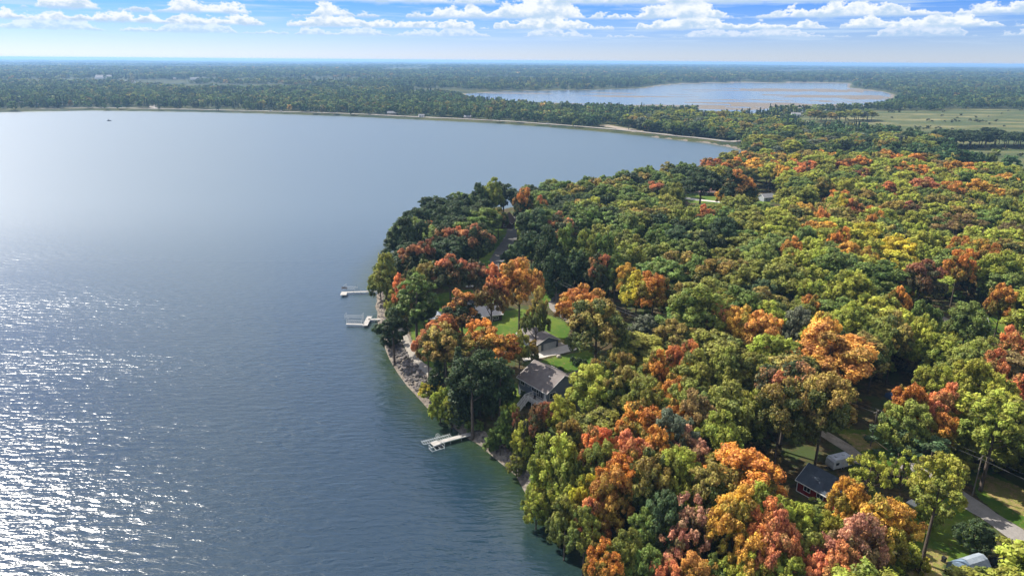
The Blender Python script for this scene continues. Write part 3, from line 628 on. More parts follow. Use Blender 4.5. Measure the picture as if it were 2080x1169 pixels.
LMARK = [('the near dock', 910, 893), ('the middle dock', 725, 652), ('the long dock', 737, 592), ('the grey two storey house', 1105, 775), ('the low grey garage', 1095, 690), ('the long pale roofed house', 990, 640),
    ('the red cabin', 1660, 970), ('the white camper', 1708, 942), ('the covered boat', 1868, 1030), ('the tarp shelter', 1960, 1145), ('the small blue grey shed', 1203, 575), ('the utility pole by the lane', 1129, 600),
    ('the shaded lane on the point', 1020, 510), ('the drive in the far woods', 1425, 402), ('the shaded drive at right', 1930, 657), ('the rock bank', 820, 730), ('the shaded blue tarp', 1812, 802), ('the far grassy marsh', 1800, 290), ('the biggest orange maple', 1699, 700), ('the bright yellow tree row', 1790, 480), ('the tip of the point', 800, 470), ('the bay shore', 1440, 335), ('the wooded middle ridge', 1440, 560), ('the lower shore thicket', 1150, 1000), ('the far right wood edge', 2050, 420)]
ORD = ['nearest', 'second nearest', 'third nearest', 'fourth nearest', 'fifth nearest', 'sixth nearest', 'seventh nearest', 'eighth nearest', 'ninth nearest', 'tenth nearest', 'eleventh nearest', 'twelfth nearest']
def tree_labels(ts):
    bucket = {}
    for t in ts:
        cu, cv = t['u'], t['v'] + 12
        best = sorted((math.hypot(cu - a, cv - b), n, a, b) for n, a, b in LMARK)[0]
        d, n, a, b = best; du, dv = cu - a, cv - b
        rel = ('right of' if du > 0 else 'left of') if abs(du) > abs(dv) else ('below' if dv > 0 else 'above')
        size = 'shrub' if t['kind'] == 'shrub' else 'conifer' if t['kind'] == 'conifer' else 'tree'
        bucket.setdefault((CNAME[t['code']], rel, n, size), []).append((d, t))
    for (c, rel, n, size), L in bucket.items():
        L.sort(key=lambda q: q[0])
        for k, (d, t) in enumerate(L):
            t['label'] = f'{c} {size} {rel} {n}' if len(L) == 1 else f'{c} {size}, {ORD[min(k, 11)]} {rel} {n}'
tree_labels(NT_IND)
def jit(c, s): return [max(0.005, x * s[i] if isinstance(s, tuple) else x * s) for i, x in enumerate(c)]
def tree_colours(code):
    top, low = PAL[code]; b = random.uniform(0.85, 1.15); r = random.uniform(0.92, 1.08)
    return jit(top, (b * r, b, b)), jit(low, (b * r, b, b))
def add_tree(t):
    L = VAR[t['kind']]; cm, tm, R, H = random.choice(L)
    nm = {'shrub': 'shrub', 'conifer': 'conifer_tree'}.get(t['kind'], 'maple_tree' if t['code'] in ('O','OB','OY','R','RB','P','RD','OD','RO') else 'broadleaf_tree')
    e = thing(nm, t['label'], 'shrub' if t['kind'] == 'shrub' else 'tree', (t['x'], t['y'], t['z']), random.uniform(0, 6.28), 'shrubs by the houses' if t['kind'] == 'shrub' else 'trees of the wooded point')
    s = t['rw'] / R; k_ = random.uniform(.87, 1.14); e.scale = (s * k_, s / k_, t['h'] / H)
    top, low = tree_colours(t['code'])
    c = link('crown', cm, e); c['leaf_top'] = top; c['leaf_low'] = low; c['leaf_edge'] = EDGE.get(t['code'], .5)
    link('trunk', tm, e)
for t in NT_IND: add_tree(t)

# ------------------------------------------------------------------ uncountable woods: scattered by geometry nodes
def scatter(name, pts, rot, scl, idx, top, low, sources, edge=None):
    n = len(pts); me = bpy.data.meshes.new(name); me.vertices.add(n); me.vertices.foreach_set('co', np.asarray(pts, np.float32).ravel())
    def A(nm, ty, key, arr): a = me.attributes.new(nm, ty, 'POINT'); a.data.foreach_set(key, np.asarray(arr, np.float32 if ty != 'INT' else np.int32).ravel())
    A('rotz', 'FLOAT', 'value', rot); A('scl', 'FLOAT_VECTOR', 'vector', scl); A('pick', 'INT', 'value', idx)
    for nm, c in (('leaf_top', top), ('leaf_low', low)): A(nm, 'FLOAT_VECTOR', 'vector', c)
    A('leaf_edge', 'FLOAT', 'value', np.full(n, .5) if edge is None else edge)
    o = link(name, me, kind='stuff')
    col = bpy.data.collections.new(name + '_kinds')
    for i, m in enumerate(sources): so_ = bpy.data.objects.new(f'{name}_kind_{i:02d}', m); col.objects.link(so_)
    ng = bpy.data.node_groups.new(name, 'GeometryNodeTree'); ng.interface.new_socket('Geometry', in_out='INPUT', socket_type='NodeSocketGeometry'); ng.interface.new_socket('Geometry', in_out='OUTPUT', socket_type='NodeSocketGeometry')
    N = ng.nodes; L = ng.links; gi = N.new('NodeGroupInput'); go = N.new('NodeGroupOutput'); ip = N.new('GeometryNodeInstanceOnPoints'); ci = N.new('GeometryNodeCollectionInfo')
    ci.inputs['Collection'].default_value = col; ci.inputs['Separate Children'].default_value = True; ci.inputs['Reset Children'].default_value = True
    def na(nm, ty): a = N.new('GeometryNodeInputNamedAttribute'); a.data_type = ty; a.inputs['Name'].default_value = nm; return a.outputs[0]
    cx = N.new('ShaderNodeCombineXYZ'); L.new(na('rotz', 'FLOAT'), cx.inputs[2])
    L.new(gi.outputs[0], ip.inputs['Points']); L.new(ci.outputs[0], ip.inputs['Instance']); ip.inputs['Pick Instance'].default_value = True
    L.new(na('pick', 'INT'), ip.inputs['Instance Index']); L.new(cx.outputs[0], ip.inputs['Rotation']); L.new(na('scl', 'FLOAT_VECTOR'), ip.inputs['Scale'])
    L.new(ip.outputs[0], go.inputs[0]); md = o.modifiers.new('scatter', 'NODES'); md.node_group = ng; return o
NEAR_SRC = [crown_mesh('near_wood_tree', 900 + i, lobes=24, puffs=10, leaves=60, size=0.28, trunk=True)[0] for i in range(4)]
if STUFF:
    cols = [tree_colours(t['code']) for t in STUFF]
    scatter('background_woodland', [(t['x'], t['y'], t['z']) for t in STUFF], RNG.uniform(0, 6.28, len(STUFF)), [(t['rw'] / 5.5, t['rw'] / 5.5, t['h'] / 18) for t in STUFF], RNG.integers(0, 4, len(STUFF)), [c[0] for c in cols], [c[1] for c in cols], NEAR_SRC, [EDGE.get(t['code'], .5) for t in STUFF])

BELT = [g(u, v, 3) for u, v in [(1500,308),(1560,300),(1640,296),(1800,300),(1905,312),(1900,330),(1760,332),(1620,335),(1530,335)]]
UND_SRC = [VAR['shrub'][0][0], VAR['shrub'][1][0]]
up = poisson(WOOD, 4.2, 30000, 15, []) + poisson(CAPE, 4.0, 5000, 16, [])
ux = np.array([p[0] for p in up]); uy = np.array([p[1] for p in up]); uk = (np.hypot(ux, uy) < 420); ux, uy = ux[uk], uy[uk]; nu = len(ux); uzv = hgt(ux, uy)
uc = [tree_colours(random.choice(['G', 'DG', 'OL', 'G', 'YG', 'B'])) for _ in range(nu)]; us = RNG.uniform(.9, 1.7, nu)
scatter('woodland_undergrowth', np.stack([ux, uy, uzv - .2], -1), RNG.uniform(0, 6.28, nu), np.stack([us, us, us * RNG.uniform(.7, 1.2, nu)], -1), RNG.integers(0, 2, nu), [c[0] for c in uc], [c[1] for c in uc], UND_SRC)
FAR_SRC = [crown_mesh('far_wood_tree', 950 + i, zb=1.0, lobes=13, puffs=5, leaves=9, size=1.05, low=0.6)[0] for i in range(3)] + [conifer_mesh('far_pine', 960, R=3.2, leaves=260, size=0.9)]
def far_points():
    r = np.random.default_rng(3); n = 260000
    # log-radial sampling keeps the picture density even
    rr = np.exp(r.uniform(math.log(690), math.log(15000), n)); th = r.uniform(-1.0, 1.0, n); x = rr * np.sin(th); y = rr * np.cos(th)
    s = np.maximum(8.5, rr / 105.0); keep = r.random(n) < np.clip((rr * rr * 2.0 * math.log(15000 / 690) / n) / s ** 2 * 1.0, 0, 1)
    x, y, rr = x[keep], y[keep], rr[keep]
    d = sdist(x, y, LAKE); df = sdist(x, y, FARLAKE); dm = sdist(x, y, MARSH); dw = sdist(x, y, WOOD); dsw = sdist(x, y, SWAMP); dp = sdist(x, y, [g(u, v, 1.8) for u, v in [(1215,252),(1262,257),(1310,266),(1300,276),(1240,266)]])
    cw = np.full(x.shape, 1e9)
    for (x0, y0), (x1, y1) in zip(CW[:-1], CW[1:]):
        l2 = (x1 - x0) ** 2 + (y1 - y0) ** 2; t = np.clip(((x - x0) * (x1 - x0) + (y - y0) * (y1 - y0)) / l2, 0, 1); cw = np.minimum(cw, np.hypot(x - x0 - t * (x1 - x0), y - y0 - t * (y1 - y0)))
    ok = (d > 6) & (df > 25) & (dm > 0) & (dw > 12) & (dsw > 0) & (cw > 10) & (dp > 4)
    ok &= (sdist(x, y, BELT) > 0)
    ok &= ~((d < 30) & (cw < 40) & (r.random(len(x)) > 0.10))          # the strip between causeway and water is nearly bare
    # scattered fields and clearings far out
    cl = fbm(x, y, 900, 31); ok &= ~((cl > 0.40) & (rr > 1900))
    return x[ok], y[ok], rr[ok]
fx, fy, fr = far_points()
r = np.random.default_rng(8); n = len(fx); fzv = hgt(fx, fy)
base = np.array([(.05,.085,.032), (.08,.115,.036), (.12,.14,.038), (.17,.15,.045), (.26,.17,.05), (.34,.16,.05)]); k = fbm(fx, fy, 420, 41)
pr = np.clip(r.normal(1.35 + 1.7 * k, 1.0, n), 0, 5).astype(int); fcol = base[pr] * r.uniform(1.2, 2.6, (n, 1))
grow = np.maximum(1.0, fr / 1700.0) ** 0.8
fs = r.uniform(.75, 1.35, n); hs_ = r.uniform(.65, 1.1, n) * np.where(fr > 4000, 1.0, 1.0)
con = (fbm(fx, fy, 260, 55) > 0.22) & (r.random(n) < 0.5); fidx = np.where(con, 3, r.integers(0, 3, n)); fcol[con] = np.array([.045, .08, .04]) * r.uniform(.8, 1.3, (con.sum(), 1))
sxy = fs * grow * np.where(con, 1.0, 1.0)
scatter('distant_forest', np.stack([fx, fy, fzv - 0.4], -1), r.uniform(0, 6.28, n), np.stack([sxy, sxy, hs_ * np.minimum(1.25, grow ** .35)], -1), fidx, fcol, fcol * 0.75, FAR_SRC)
BELT = [g(u, v, 3) for u, v in [(1500,308),(1560,300),(1640,296),(1800,300),(1905,312),(1900,330),(1760,332),(1620,335),(1530,335)]]
BELTM = [[g(u, v, 2) for u, v in p] for p in ([(1640,246),(1760,243),(1770,247),(1650,251)], )]
BELT2 = [g(u, v, 3) for u, v in [(1900,292),(2120,290),(2120,300),(1905,302)]]
BELT3 = [g(u, v, 3) for u, v in [(1265,262),(1330,268),(1400,275),(1480,280),(1560,288),(1640,290),(1560,262),(1470,248),(1380,244),(1290,246)]]
bt = [(p, 'G') for p in poisson(BELT, 13.5, 3000, 71, [])] + [(p, 'DG') for p in poisson(BELT2, 11, 900, 72, [])] + [(p, 'G') for i_, b_ in enumerate(BELTM) for p in poisson(b_, 14, 700, 80 + i_, [])] + [(p, 'G') for p in poisson(BELT3, 14, 2500, 73, [])]
bx_ = np.array([p[0][0] for p in bt]); by_ = np.array([p[0][1] for p in bt]); nb_ = len(bt); bz_ = hgt(bx_, by_)
bc = [tree_colours(random.choice(['OL', 'G', 'GG', 'YG', 'G', 'OLO', 'OL', 'DG']) if c == 'G' else 'DG') for p, c in bt]; bw = r.uniform(1.25, 2.0, nb_)
scatter('bayside_woodland', np.stack([bx_, by_, bz_ - .4], -1), r.uniform(0, 6.28, nb_), np.stack([bw, bw, r.uniform(.8, 1.15, nb_)], -1), r.integers(0, 4, nb_), [c[0] for c in bc], [c[1] for c in bc], NEAR_SRC)
# low bushes dotted over the marsh
n = 9000; mx = r.uniform(200, 1700, n); my = r.uniform(640, 1900, n); ok = (sdist(mx, my, MARSH) < -10) & ((fbm(mx / 3, my, 60, 61) > 0.22) | (r.random(n) < .03)); mx, my = mx[ok], my[ok]; n = len(mx)
mc_ = np.array([(.05,.065,.028)]) * r.uniform(.8, 1.6, (n, 1)); ms = r.uniform(.25, .6, n)
scatter('marsh_bushes', np.stack([mx, my, hgt(mx, my) - .3], -1), r.uniform(0, 6.28, n), np.stack([ms, ms, ms * .55], -1), r.integers(0, 3, n), mc_, mc_ * .8, FAR_SRC[:3])

# ------------------------------------------------------------------ buildings
WHITE = mat('white_trim', (0.78, 0.77, 0.74), 0.6, (0.62, 0.61, 0.58), 1.2)
GLASS = mat('window_glass', (0.03, 0.04, 0.05), 0.08, (0.02, 0.025, 0.03), 0.6, spec=0.6)
def gable_house(name, label, cat, frame, z0, wall_h, roof_h, wall_m, roof_m, over=0.45, windows=(), hip=0.0, base=1.0, group=None):
    """frame = (cx, cy, rot, L, W); local x along the ridge, -y the near eave; windows = (side, along, z, w, h)"""
    cx, cy_, rot, Lh, W = frame; e = thing(name, label, cat, (cx, cy_, z0), rot, group); l, w = Lh / 2, W / 2
    if hip: MB().box((0, 0, (wall_h - base) / 2), (Lh, W, wall_h + base)).build('wall', wall_m, e)
    else: MB().prism([(-w, -base), (w, -base), (w, wall_h), (0, wall_h + roof_h - 0.12), (-w, wall_h)], 'x', -l, l).build('wall', wall_m, e)
    s = roof_h / w; dz = over * s; th = 0.16; lo, wo = l + over, w + over
    ze, zr = wall_h - dz + 0.05, wall_h + roof_h + 0.05
    rf = MB()
    if hip:
        hx = lo - hip
        top = [(-lo, -wo, ze), (lo, -wo, ze), (lo, wo, ze), (-lo, wo, ze), (-hx, 0, zr), (hx, 0, zr)]
        rf.add(top + [(p[0], p[1], p[2] - th) for p in top], [(0,1,5,4), (2,3,4,5), (1,2,5), (3,0,4), (0,6,7,1), (1,7,8,2), (2,8,9,3), (3,9,6,0), (9,8,7,6)])
    else:
        poly = [(-wo, ze), (0, zr), (wo, ze), (wo, ze - th), (0, zr - th), (-wo, ze - th)]
        rf.prism(poly, 'x', -lo, lo)
    ro = rf.build('roof', roof_m, e)
    if not hip: MB().prism([(-0.22, zr - 0.22 * s + 0.03), (0, zr + 0.05), (0.22, zr - 0.22 * s + 0.03), (0, zr - .03)], 'x', -lo, lo).build('ridge_cap', roof_m, ro)
    for sy in (-1, 1): MB().box((0, sy * (wo + 0.04), ze - 0.09), (2 * lo, 0.07, 0.2)).build('fascia', WHITE, e)
    if not hip:
        for sx in (-1, 1):
            for sy in (-1, 1):
                MB().prism([(0, zr - 0.22), (sy * wo, ze - 0.2), (sy * wo, ze - 0.02), (0, zr - 0.02)], 'x', sx * (lo + 0.01), sx * (lo + 0.07)).build('barge_board', WHITE, e)
    for wi in windows: window(e, wi, l, w)
    return e
def window(e, wi, l, w, m=None):
    side, along, z, ww, hh = wi[:5]; panes = wi[5] if len(wi) > 5 else 2; t = 0.09
    def P(a, o): return {'-y': (a, -w - o), '+y': (a, w + o), '+x': (l + o, a), '-x': (-l - o, a)}[side]
    ax = side[1] == 'y'
    def bar(mb, a, zc, dw, dh, o=0.03):
        x, y = P(a, o); mb.box((x, y, zc), (dw, 0.08, dh) if ax else (0.08, dw, dh))
    f = MB(); bar(f, along, z + hh / 2, ww + 2 * t, t); bar(f, along, z - hh / 2, ww + 2 * t, t); bar(f, along - ww / 2 - t / 2, z, t, hh - t); bar(f, along + ww / 2 + t / 2, z, t, hh - t)
    fo = f.build('window', WHITE, e)
    for k in range(panes):
        p = MB(); x, y = P(along + ww * ((k + .5) / panes - .5), 0.008); pw = ww / panes - 0.06
        p.box((x, y, z), (pw, 0.03, hh - t) if ax else (0.03, pw, hh - t)); p.build('pane', GLASS, fo)
    for k in range(1, panes): mm = MB(); bar(mm, along + ww * (k / panes - .5), z, 0.06, hh - t, 0.02); mm.build('mullion', WHITE, fo)
def door(e, side, along, z0, ww, hh, m, l, w, panels=0):
    x, y = {'-y': (along, -w - 0.04), '+y': (along, w + 0.04), '+x': (l + 0.04, along), '-x': (-l - 0.04, along)}[side]; ax = side[1] == 'y'
    d = MB().box((x, y, z0 + hh / 2), (ww, 0.07, hh) if ax else (0.07, ww, hh)).build('door', m, e)
    for k in range(panels):
        zz = z0 + hh * (k + .5) / panels; MB().box((x + (0 if ax else .04), y - (.04 if ax else 0), zz), (ww * .94, .04, hh / panels * .85) if ax else (.04, ww * .94, hh / panels * .85)).build('panel', m, d)
    if not panels: MB().box((x + (ww * .38 if ax else .05), y - (.05 if ax else -ww * .38), z0 + 1.0), (.05, .05, .14)).build('handle', mat('steel', (.5, .5, .5), .35, metal=.8), d)
def frame_from(E1, E2, E3):
    a = Vector(E1); b = Vector(E2); c = Vector(E3); d = b - a; rot = math.atan2(d.y, d.x); n = Vector((-math.sin(rot), math.cos(rot))); W = (c - a).dot(n)
    ctr = (a + b) / 2 + n * W / 2; return ctr.x, ctr.y, rot, d.length, W

SIDE_BLUE = mat('blue_grey_siding', (0.20, 0.235, 0.29), 0.7, (0.165, 0.195, 0.24), 0.6, stripes=('Z', 3.2))
ROOF_TAN = mat('taupe_shingles', (0.20, 0.175, 0.165), 0.95, (0.14, 0.12, 0.115), 0.9, bump=0.7, fine=12)
# grey two-storey house: eave 8.9, ridge 12 above the lake
zE = 9.6
fr = frame_from(g(1050, 764, zE), g(1110, 798, zE), g(1167, 765, zE)); fr = (fr[0], fr[1], fr[2], fr[3] - .7, fr[4] - .9)
zg0 = 4.0; GH = fr
gl, gw = fr[3] / 2, fr[4] / 2
gh = gable_house('grey_house', 'grey two-storey house with taupe gable roof and white deck stairs by the lake', 'house', fr, zg0, zE - zg0, 3.3, SIDE_BLUE, ROOF_TAN, 0.5,
    [('-y', -gl + 1.7, 4.35, 1.5, 1.3), ('-y', -gl + 1.7, 1.35, 1.5, 1.5), ('-y', -gl + 7.0, 4.4, 2.8, 1.35, 3), ('-y', -gl + 4.2, 4.5, .5, .5, 1), ('+x', -gw + 2.0, 4.0, 2.0, 1.7), ('-y', gl - 2.6, 4.0, 3.2, 2.1, 4)])
door(gh, '-y', gl - .75, 2.75, .95, 2.1, WHITE, gl, gw)
pm = MB().box((2.8, -2.4, zE - zg0 + 2.35), (.3, .3, .3)).build('roof_vent', WHITE, gh)
MB().tube([(3.6, -.8, 8.2), (3.6, -.8, 9.3)], .07, 8).build('vent_pipe', mat('dark_metal', (.05, .05, .055), .5), gh)
MB().tube([(1.0, -.6, 8.2), (1.0, -.6, 9.2)], .07, 8).build('vent_pipe', MATS['dark_metal'], gh)
# cross gable on the land side
x0 = gl - 2.6; yb = gw + 2.4
MB().prism([(x0 - 2.4, -.8), (x0 + 2.4, -.8), (x0 + 2.4, 4.9), (x0, 7.1), (x0 - 2.4, 4.9)], 'y', gw - 1.5, yb).build('wing_wall', SIDE_BLUE, gh)
MB().prism([(x0 - 2.9, 4.55), (x0, 7.3), (x0 + 2.9, 4.55), (x0 + 2.9, 4.4), (x0, 7.12), (x0 - 2.9, 4.4)], 'y', 1.6, yb + .5).build('wing_roof', ROOF_TAN, gh)
MB().prism([(x0 - 2.95, 4.35), (x0, 7.1), (x0 + 2.95, 4.35), (x0 + 2.95, 4.58), (x0, 7.34), (x0 - 2.95, 4.58)], 'y', yb + .5, yb + .57).build('barge_board', WHITE, gh)
# deck with railing and stairs
DECK = mat('grey_deck', (.42, .40, .38), .85, (.32, .30, .28), 1.0)
dk0, dk1, dy = gl - 5.6, gl + .2, -gw - 3.0
dz = 2.62
for k in range(12):
    yy = -gw - .12 - (k + .5) * .24; MB().box(((dk0 + dk1) / 2, yy, dz), (dk1 - dk0, .215, .06)).build('deck_board', DECK, gh)
MB().box(((dk0 + dk1) / 2, dy + .06, dz - .19), (dk1 - dk0, .08, .26)).build('deck_rim', WHITE, gh)
for x in (dk0 + .1, (dk0 + dk1) / 2, dk1 - .1): MB().box((x, dy + .15, dz / 2 - .75), (.16, .16, dz + 1.2)).build('deck_post', WHITE, gh)
def rail(parent, p, q, n=None):
    p = Vector(p); q = Vector(q); d = q - p; L_ = d.length; n = n or max(1, round(L_ / 1.6)); r_ = MB()
    for k in range(n + 1): a = p + d * k / n; MB().box((a.x, a.y, a.z + .5), (.14, .14, 1.08)).build('rail_post', WHITE, parent)
    for z_ in (.14, 1.0): MB().tube([p + Vector((0, 0, z_)), q + Vector((0, 0, z_))], .06, 4).build('rail_bar', WHITE, parent)
    m_ = int(L_ / .16); b_ = MB()
    for k in range(1, m_): a = p + d * k / m_; b_.box((a.x, a.y, a.z + .57), (.04, .04, .84))
    b_.build('balusters', WHITE, parent)
rail(gh, (dk0 + .05, -gw - .1, dz + .03), (dk0 + .05, dy + .1, dz + .03)); rail(gh, (dk0 + 1.5, dy + .06, dz + .03), (dk1 - .05, dy + .06, dz + .03)); rail(gh, (dk1 - .05, dy + .06, dz + .03), (dk1 - .05, -gw - .3, dz + .03))
for k in range(11):
    MB().box((dk0 + .75, dy - .15 - k * .3, dz - .2 - k * .24), (1.35, .28, .06)).build('stair_tread', DECK, gh)
for x in (dk0 + .05, dk0 + 1.45):
    MB().prism([(dy, dz - .05), (dy, dz - .4), (dy - 3.5, dz - 3.2), (dy - 3.5, dz - 2.85)], 'x', x - .04, x + .04).build('stair_stringer', WHITE, gh)
    rail(gh, (x, dy - .05, dz - .1), (x, dy - 3.4, dz - 2.75), 3)
th_ = thing('garden_chair', 'small dark garden chair on the deck of the grey house', 'chair'); th_.location = gh.matrix_basis @ Vector((gl - 3.2, -gw - 1.5, dz + .04)); th_.rotation_euler = (0, 0, fr[2] + .6)
CH = mat('dark_resin', (.06, .05, .05), .6)
MB().box((0, 0, .42), (.55, .55, .06)).build('seat', CH, th_); MB().box((0, .28, .75), (.55, .06, .62), ry=0).build('backrest', CH, th_)
for sx in (-1, 1):
    for sy in (-1, 1): MB().box((sx * .22, sy * .22, .2), (.05, .05, .4)).build('leg', CH, th_)

# garage
zE = 7.6; fr = frame_from(g(1048, 675, zE), g(1090, 700, zE), g(1139, 689, zE)); ROOF_G = mat('brown_grey_shingles', (.20, .175, .165), .95, (.14, .125, .12), .8, bump=.6, fine=12)
fr = (fr[0], fr[1], fr[2], fr[3] - .8, fr[4] - .8); l, w = fr[3] / 2, fr[4] / 2; DARKS = mat('slate_siding', (.10, .115, .135), .8, (.075, .085, .10), .6, stripes=('Z', 3.0))
z0 = min(hz(fr[0], fr[1]), 5.2); gg = gable_house('garage', 'low grey garage with broad brown-grey gable roof beside the concrete drive', 'garage', fr, z0, zE - z0, 1.7, DARKS, ROOF_G, .45, [('-y', 0, 1.5, 1.2, .9), ('+x', w - 1.4, 1.6, 1.0, .8)])
door(gg, '+x', .8, 0, 4.8, 2.2, mat('pale_door', (.42, .43, .44), .6), l, w, 4); door(gg, '+x', -w + 1.1, 0, .95, 2.05, mat('cream_door', (.6, .57, .48), .6), l, w)
# long low house with pale roof
zE = 7.2; fr = frame_from(g(930, 648, zE), g(1023, 637, zE), g(1018, 619, zE + .2)); fr = (fr[0], fr[1], fr[2], fr[3] - .8, 9.0 * .95); l, w = fr[3] / 2, fr[4] / 2
a_, b_ = g(976.5, 642.5, zE); n_ = (-math.sin(fr[2]), math.cos(fr[2])); fr = (a_ + n_[0] * (w + .4), b_ + n_[1] * (w + .4), fr[2], fr[3], fr[4]); z0 = hz(fr[0], fr[1]) - .2
PALE = mat('pale_grey_roofing', (.42, .40, .385), .75, (.34, .32, .31), .5, stripes=('X', 1.2)); BRN = mat('dark_brown_siding', (.055, .045, .04), .85, (.04, .033, .03), .7, stripes=('X', 3.0))
lh = gable_house('long_house', 'long low dark-walled house with pale grey roof on the lawn', 'house', fr, z0, zE - z0, 1.9, BRN, PALE, .45, [('-y', l - 2.2, 1.5, 1.6, 1.1), ('-y', l - 5.6, 1.5, 1.2, 1.1), ('+x', -1.5, 1.5, 1.2, 1.1), ('-y', -2.0, 1.5, 2.0, 1.1, 3)])
door(lh, '-y', l - 4.0, 0.1, .95, 2.05, WHITE, l, w)
MB().box((l - 1.6, .5, zE - z0 + 1.9), (.7, .7, 1.0)).build('chimney', mat('pale_brick', (.5, .45, .4), .9, (.35, .3, .27), 4), lh)
# lake-side boathouse
x, y = g(879, 655, 4.6); z0 = hz(x, y)
METALR = mat('pale_metal_roof', (.52, .56, .60), .35, (.44, .48, .52), .5, metal=.3)
bh = gable_house('boathouse', 'small dark boathouse with pale hipped metal roof near the shore', 'boathouse', (x + .8, y + 2.6, rad(8), 5.6, 4.6), z0, 2.3, 1.6, BRN, METALR, .4, [('-y', 1.2, 1.3, .9, .8), ('-x', 0, 1.3, .9, .8)], hip=2.5)
door(bh, '-y', -1.2, .05, 1.6, 2.0, mat('grey_door', (.2, .2, .2), .7), 2.8, 2.3)
# red cabin
zE = 7.6; fr = frame_from(g(1616, 972, zE), g(1700, 1018, zE), g(1735, 972, zE)); Wc = 8.4; a_ = Vector(g(1616, 972, zE)); ax = Vector((math.cos(fr[2]), math.sin(fr[2]))); nx = Vector((-ax.y, ax.x)); c_ = a_ + ax * (fr[3] / 2) + nx * Wc / 2
fr = (c_.x, c_.y, fr[2], fr[3] - .7, Wc - .8); l, w = fr[3] / 2, fr[4] / 2; z0 = 4.9
RED = mat('barn_red_siding', (.30, .022, .02), .7, (.20, .016, .015), .6, stripes=('Z', 3.0)); CHAR = mat('charcoal_shingles', (.065, .08, .105), .9, (.04, .05, .07), .9, bump=.7, fine=12)
rc = gable_house('red_cabin', 'red cabin with dark shingled gable roof among the trees', 'cabin', fr, z0, zE - z0, 2.5, RED, CHAR, .4, [('-y', -l + 2.3, 1.55, 1.4, 1.15), ('-y', .9, 1.55, 1.4, 1.15), ('+x', -1.6, 1.5, 1.2, 1.1), ('-x', 1.0, 1.5, 1.0, 1.0)])
door(rc, '+x', 1.2, .1, .95, 2.05, WHITE, l, w); MB().box((0, -w - .1, -.1), (2 * l, .1, .18)).build('skirt_board', WHITE, rc)
for sx in (-1, 1): MB().box((sx * (l - .02), -w - .05, 1.3), (.16, .1, 2.6)).build('corner_board', WHITE, rc)
MB().tube([(2.5, -1.2, 3.5), (2.5, -1.2, 5.6)], .1, 8).build('stove_pipe', MATS['dark_metal'], rc)
# small shed by the lane bend
x, y = g(1203, 584, 6.2); SH = mat('pale_blue_siding', (.36, .42, .48), .75, (.30, .35, .41), .8, stripes=('X', 3.0))
sd = gable_house('garden_shed', 'small pale blue-grey gable shed at the lane bend under red maple', 'shed', (x + .6, y + 1.0, rad(38), 4.2, 3.2), hz(x, y), 2.5, 1.3, SH, mat('blue_grey_shingles', (.22, .26, .30), .9, (.16, .19, .22), .9), .3, [('-y', 0.5, 1.4, .7, .6)])
door(sd, '-x', 0, .05, 1.5, 1.95, WHITE, 2.1, 1.6)
# half-hidden buildings in the wood
def simple_house(name, label, u, v, z, rot, L_, W, wh, rh, wm, rm, wins=()):
    x, y = g(u, v, z); return gable_house(name, label, 'house', (x, y, rad(rot), L_, W), hz(x, y), wh, rh, wm, rm, .4, wins)
GRN = mat('green_roofing', (.07, .17, .12), .7, (.05, .13, .09), .6); TANW = mat('tan_siding', (.34, .28, .22), .8, (.27, .22, .17), .7); WW = mat('white_siding', (.66, .66, .64), .75, (.55, .55, .53), .7, stripes=('Z', 3.0)); GREYR = mat('grey_roofing', (.26, .26, .27), .9, (.19, .19, .20), .8)
simple_house('green_roofed_house', 'green roofed house half hidden among red maples on the point', 930, 548, 8, 12, 11, 7.5, 2.9, 1.9, TANW, GRN, [('-y', 0, 1.5, 1.4, 1.1)])
simple_house('steep_roofed_house', 'dark brown steep-roofed house at the end of the shaded lane', 1030, 445, 9, 75, 9, 7, 3.2, 4.2, mat('brown_siding', (.10, .06, .045), .8), mat('brown_roofing', (.12, .08, .07), .9), [('-x', 0, 1.6, 1.4, 1.3)])
simple_house('white_house', 'pale gabled house behind trees in the far wood', 1556, 404, 8, 20, 8, 6, 2.8, 1.8, mat('pale_grey_siding', (.36, .38, .40), .8), GREYR, [('-y', -2, 1.6, 1.3, 1.2), ('-y', 2, 1.6, 1.3, 1.2)])
simple_house('brown_cottage', 'low brown cottage shaded by trees beside the drive in the far wood', 1440, 386, 9, -10, 13, 8, 2.8, 1.8, BRN, mat('rust_roofing', (.16, .09, .075), .9), [('-y', -2, 1.6, 1.3, 1.2)])
simple_house('lawn_cabin', 'small white-windowed cabin behind the orange maple on the lawn', 962, 621, 6, 10, 6, 5, 2.5, 1.6, BRN, mat('dark_roofing', (.05, .055, .065), .9), [('-y', 2.0, 1.4, 1.3, 1.2, 3), ('+x', 0, 1.4, 1.5, 1.2, 3)])

# ------------------------------------------------------------------ vehicles and yard things
def tyre_wheel(parent, x, y, z, rr=.33, wd=.22, ax='y'):
    w_ = link('wheel', None, parent) if False else None
    def ring(o, r0): return [((x + r0 * math.cos(t)), y + o, z + r0 * math.sin(t)) for t in [2 * math.pi * k / 14 for k in range(14)]]
    t_ = MB().loft([ring(-wd / 2, rr * .86), ring(-wd / 2 * .7, rr), ring(wd / 2 * .7, rr), ring(wd / 2, rr * .86)]).build('wheel', mat('tyre', (.02, .02, .02), .85), parent)
    MB().loft([ring(-wd / 2 - .012, rr * .6), ring(wd / 2 + .012, rr * .6)]).build('rim', MATS.get('steel') or mat('steel', (.5, .5, .5), .35, metal=.8), t_)
def at_ground(u, v, z=5.0): x, y = g(u, v, z); z2 = hz(x, y); x, y = g(u, v, z2); return x, y, hz(x, y)
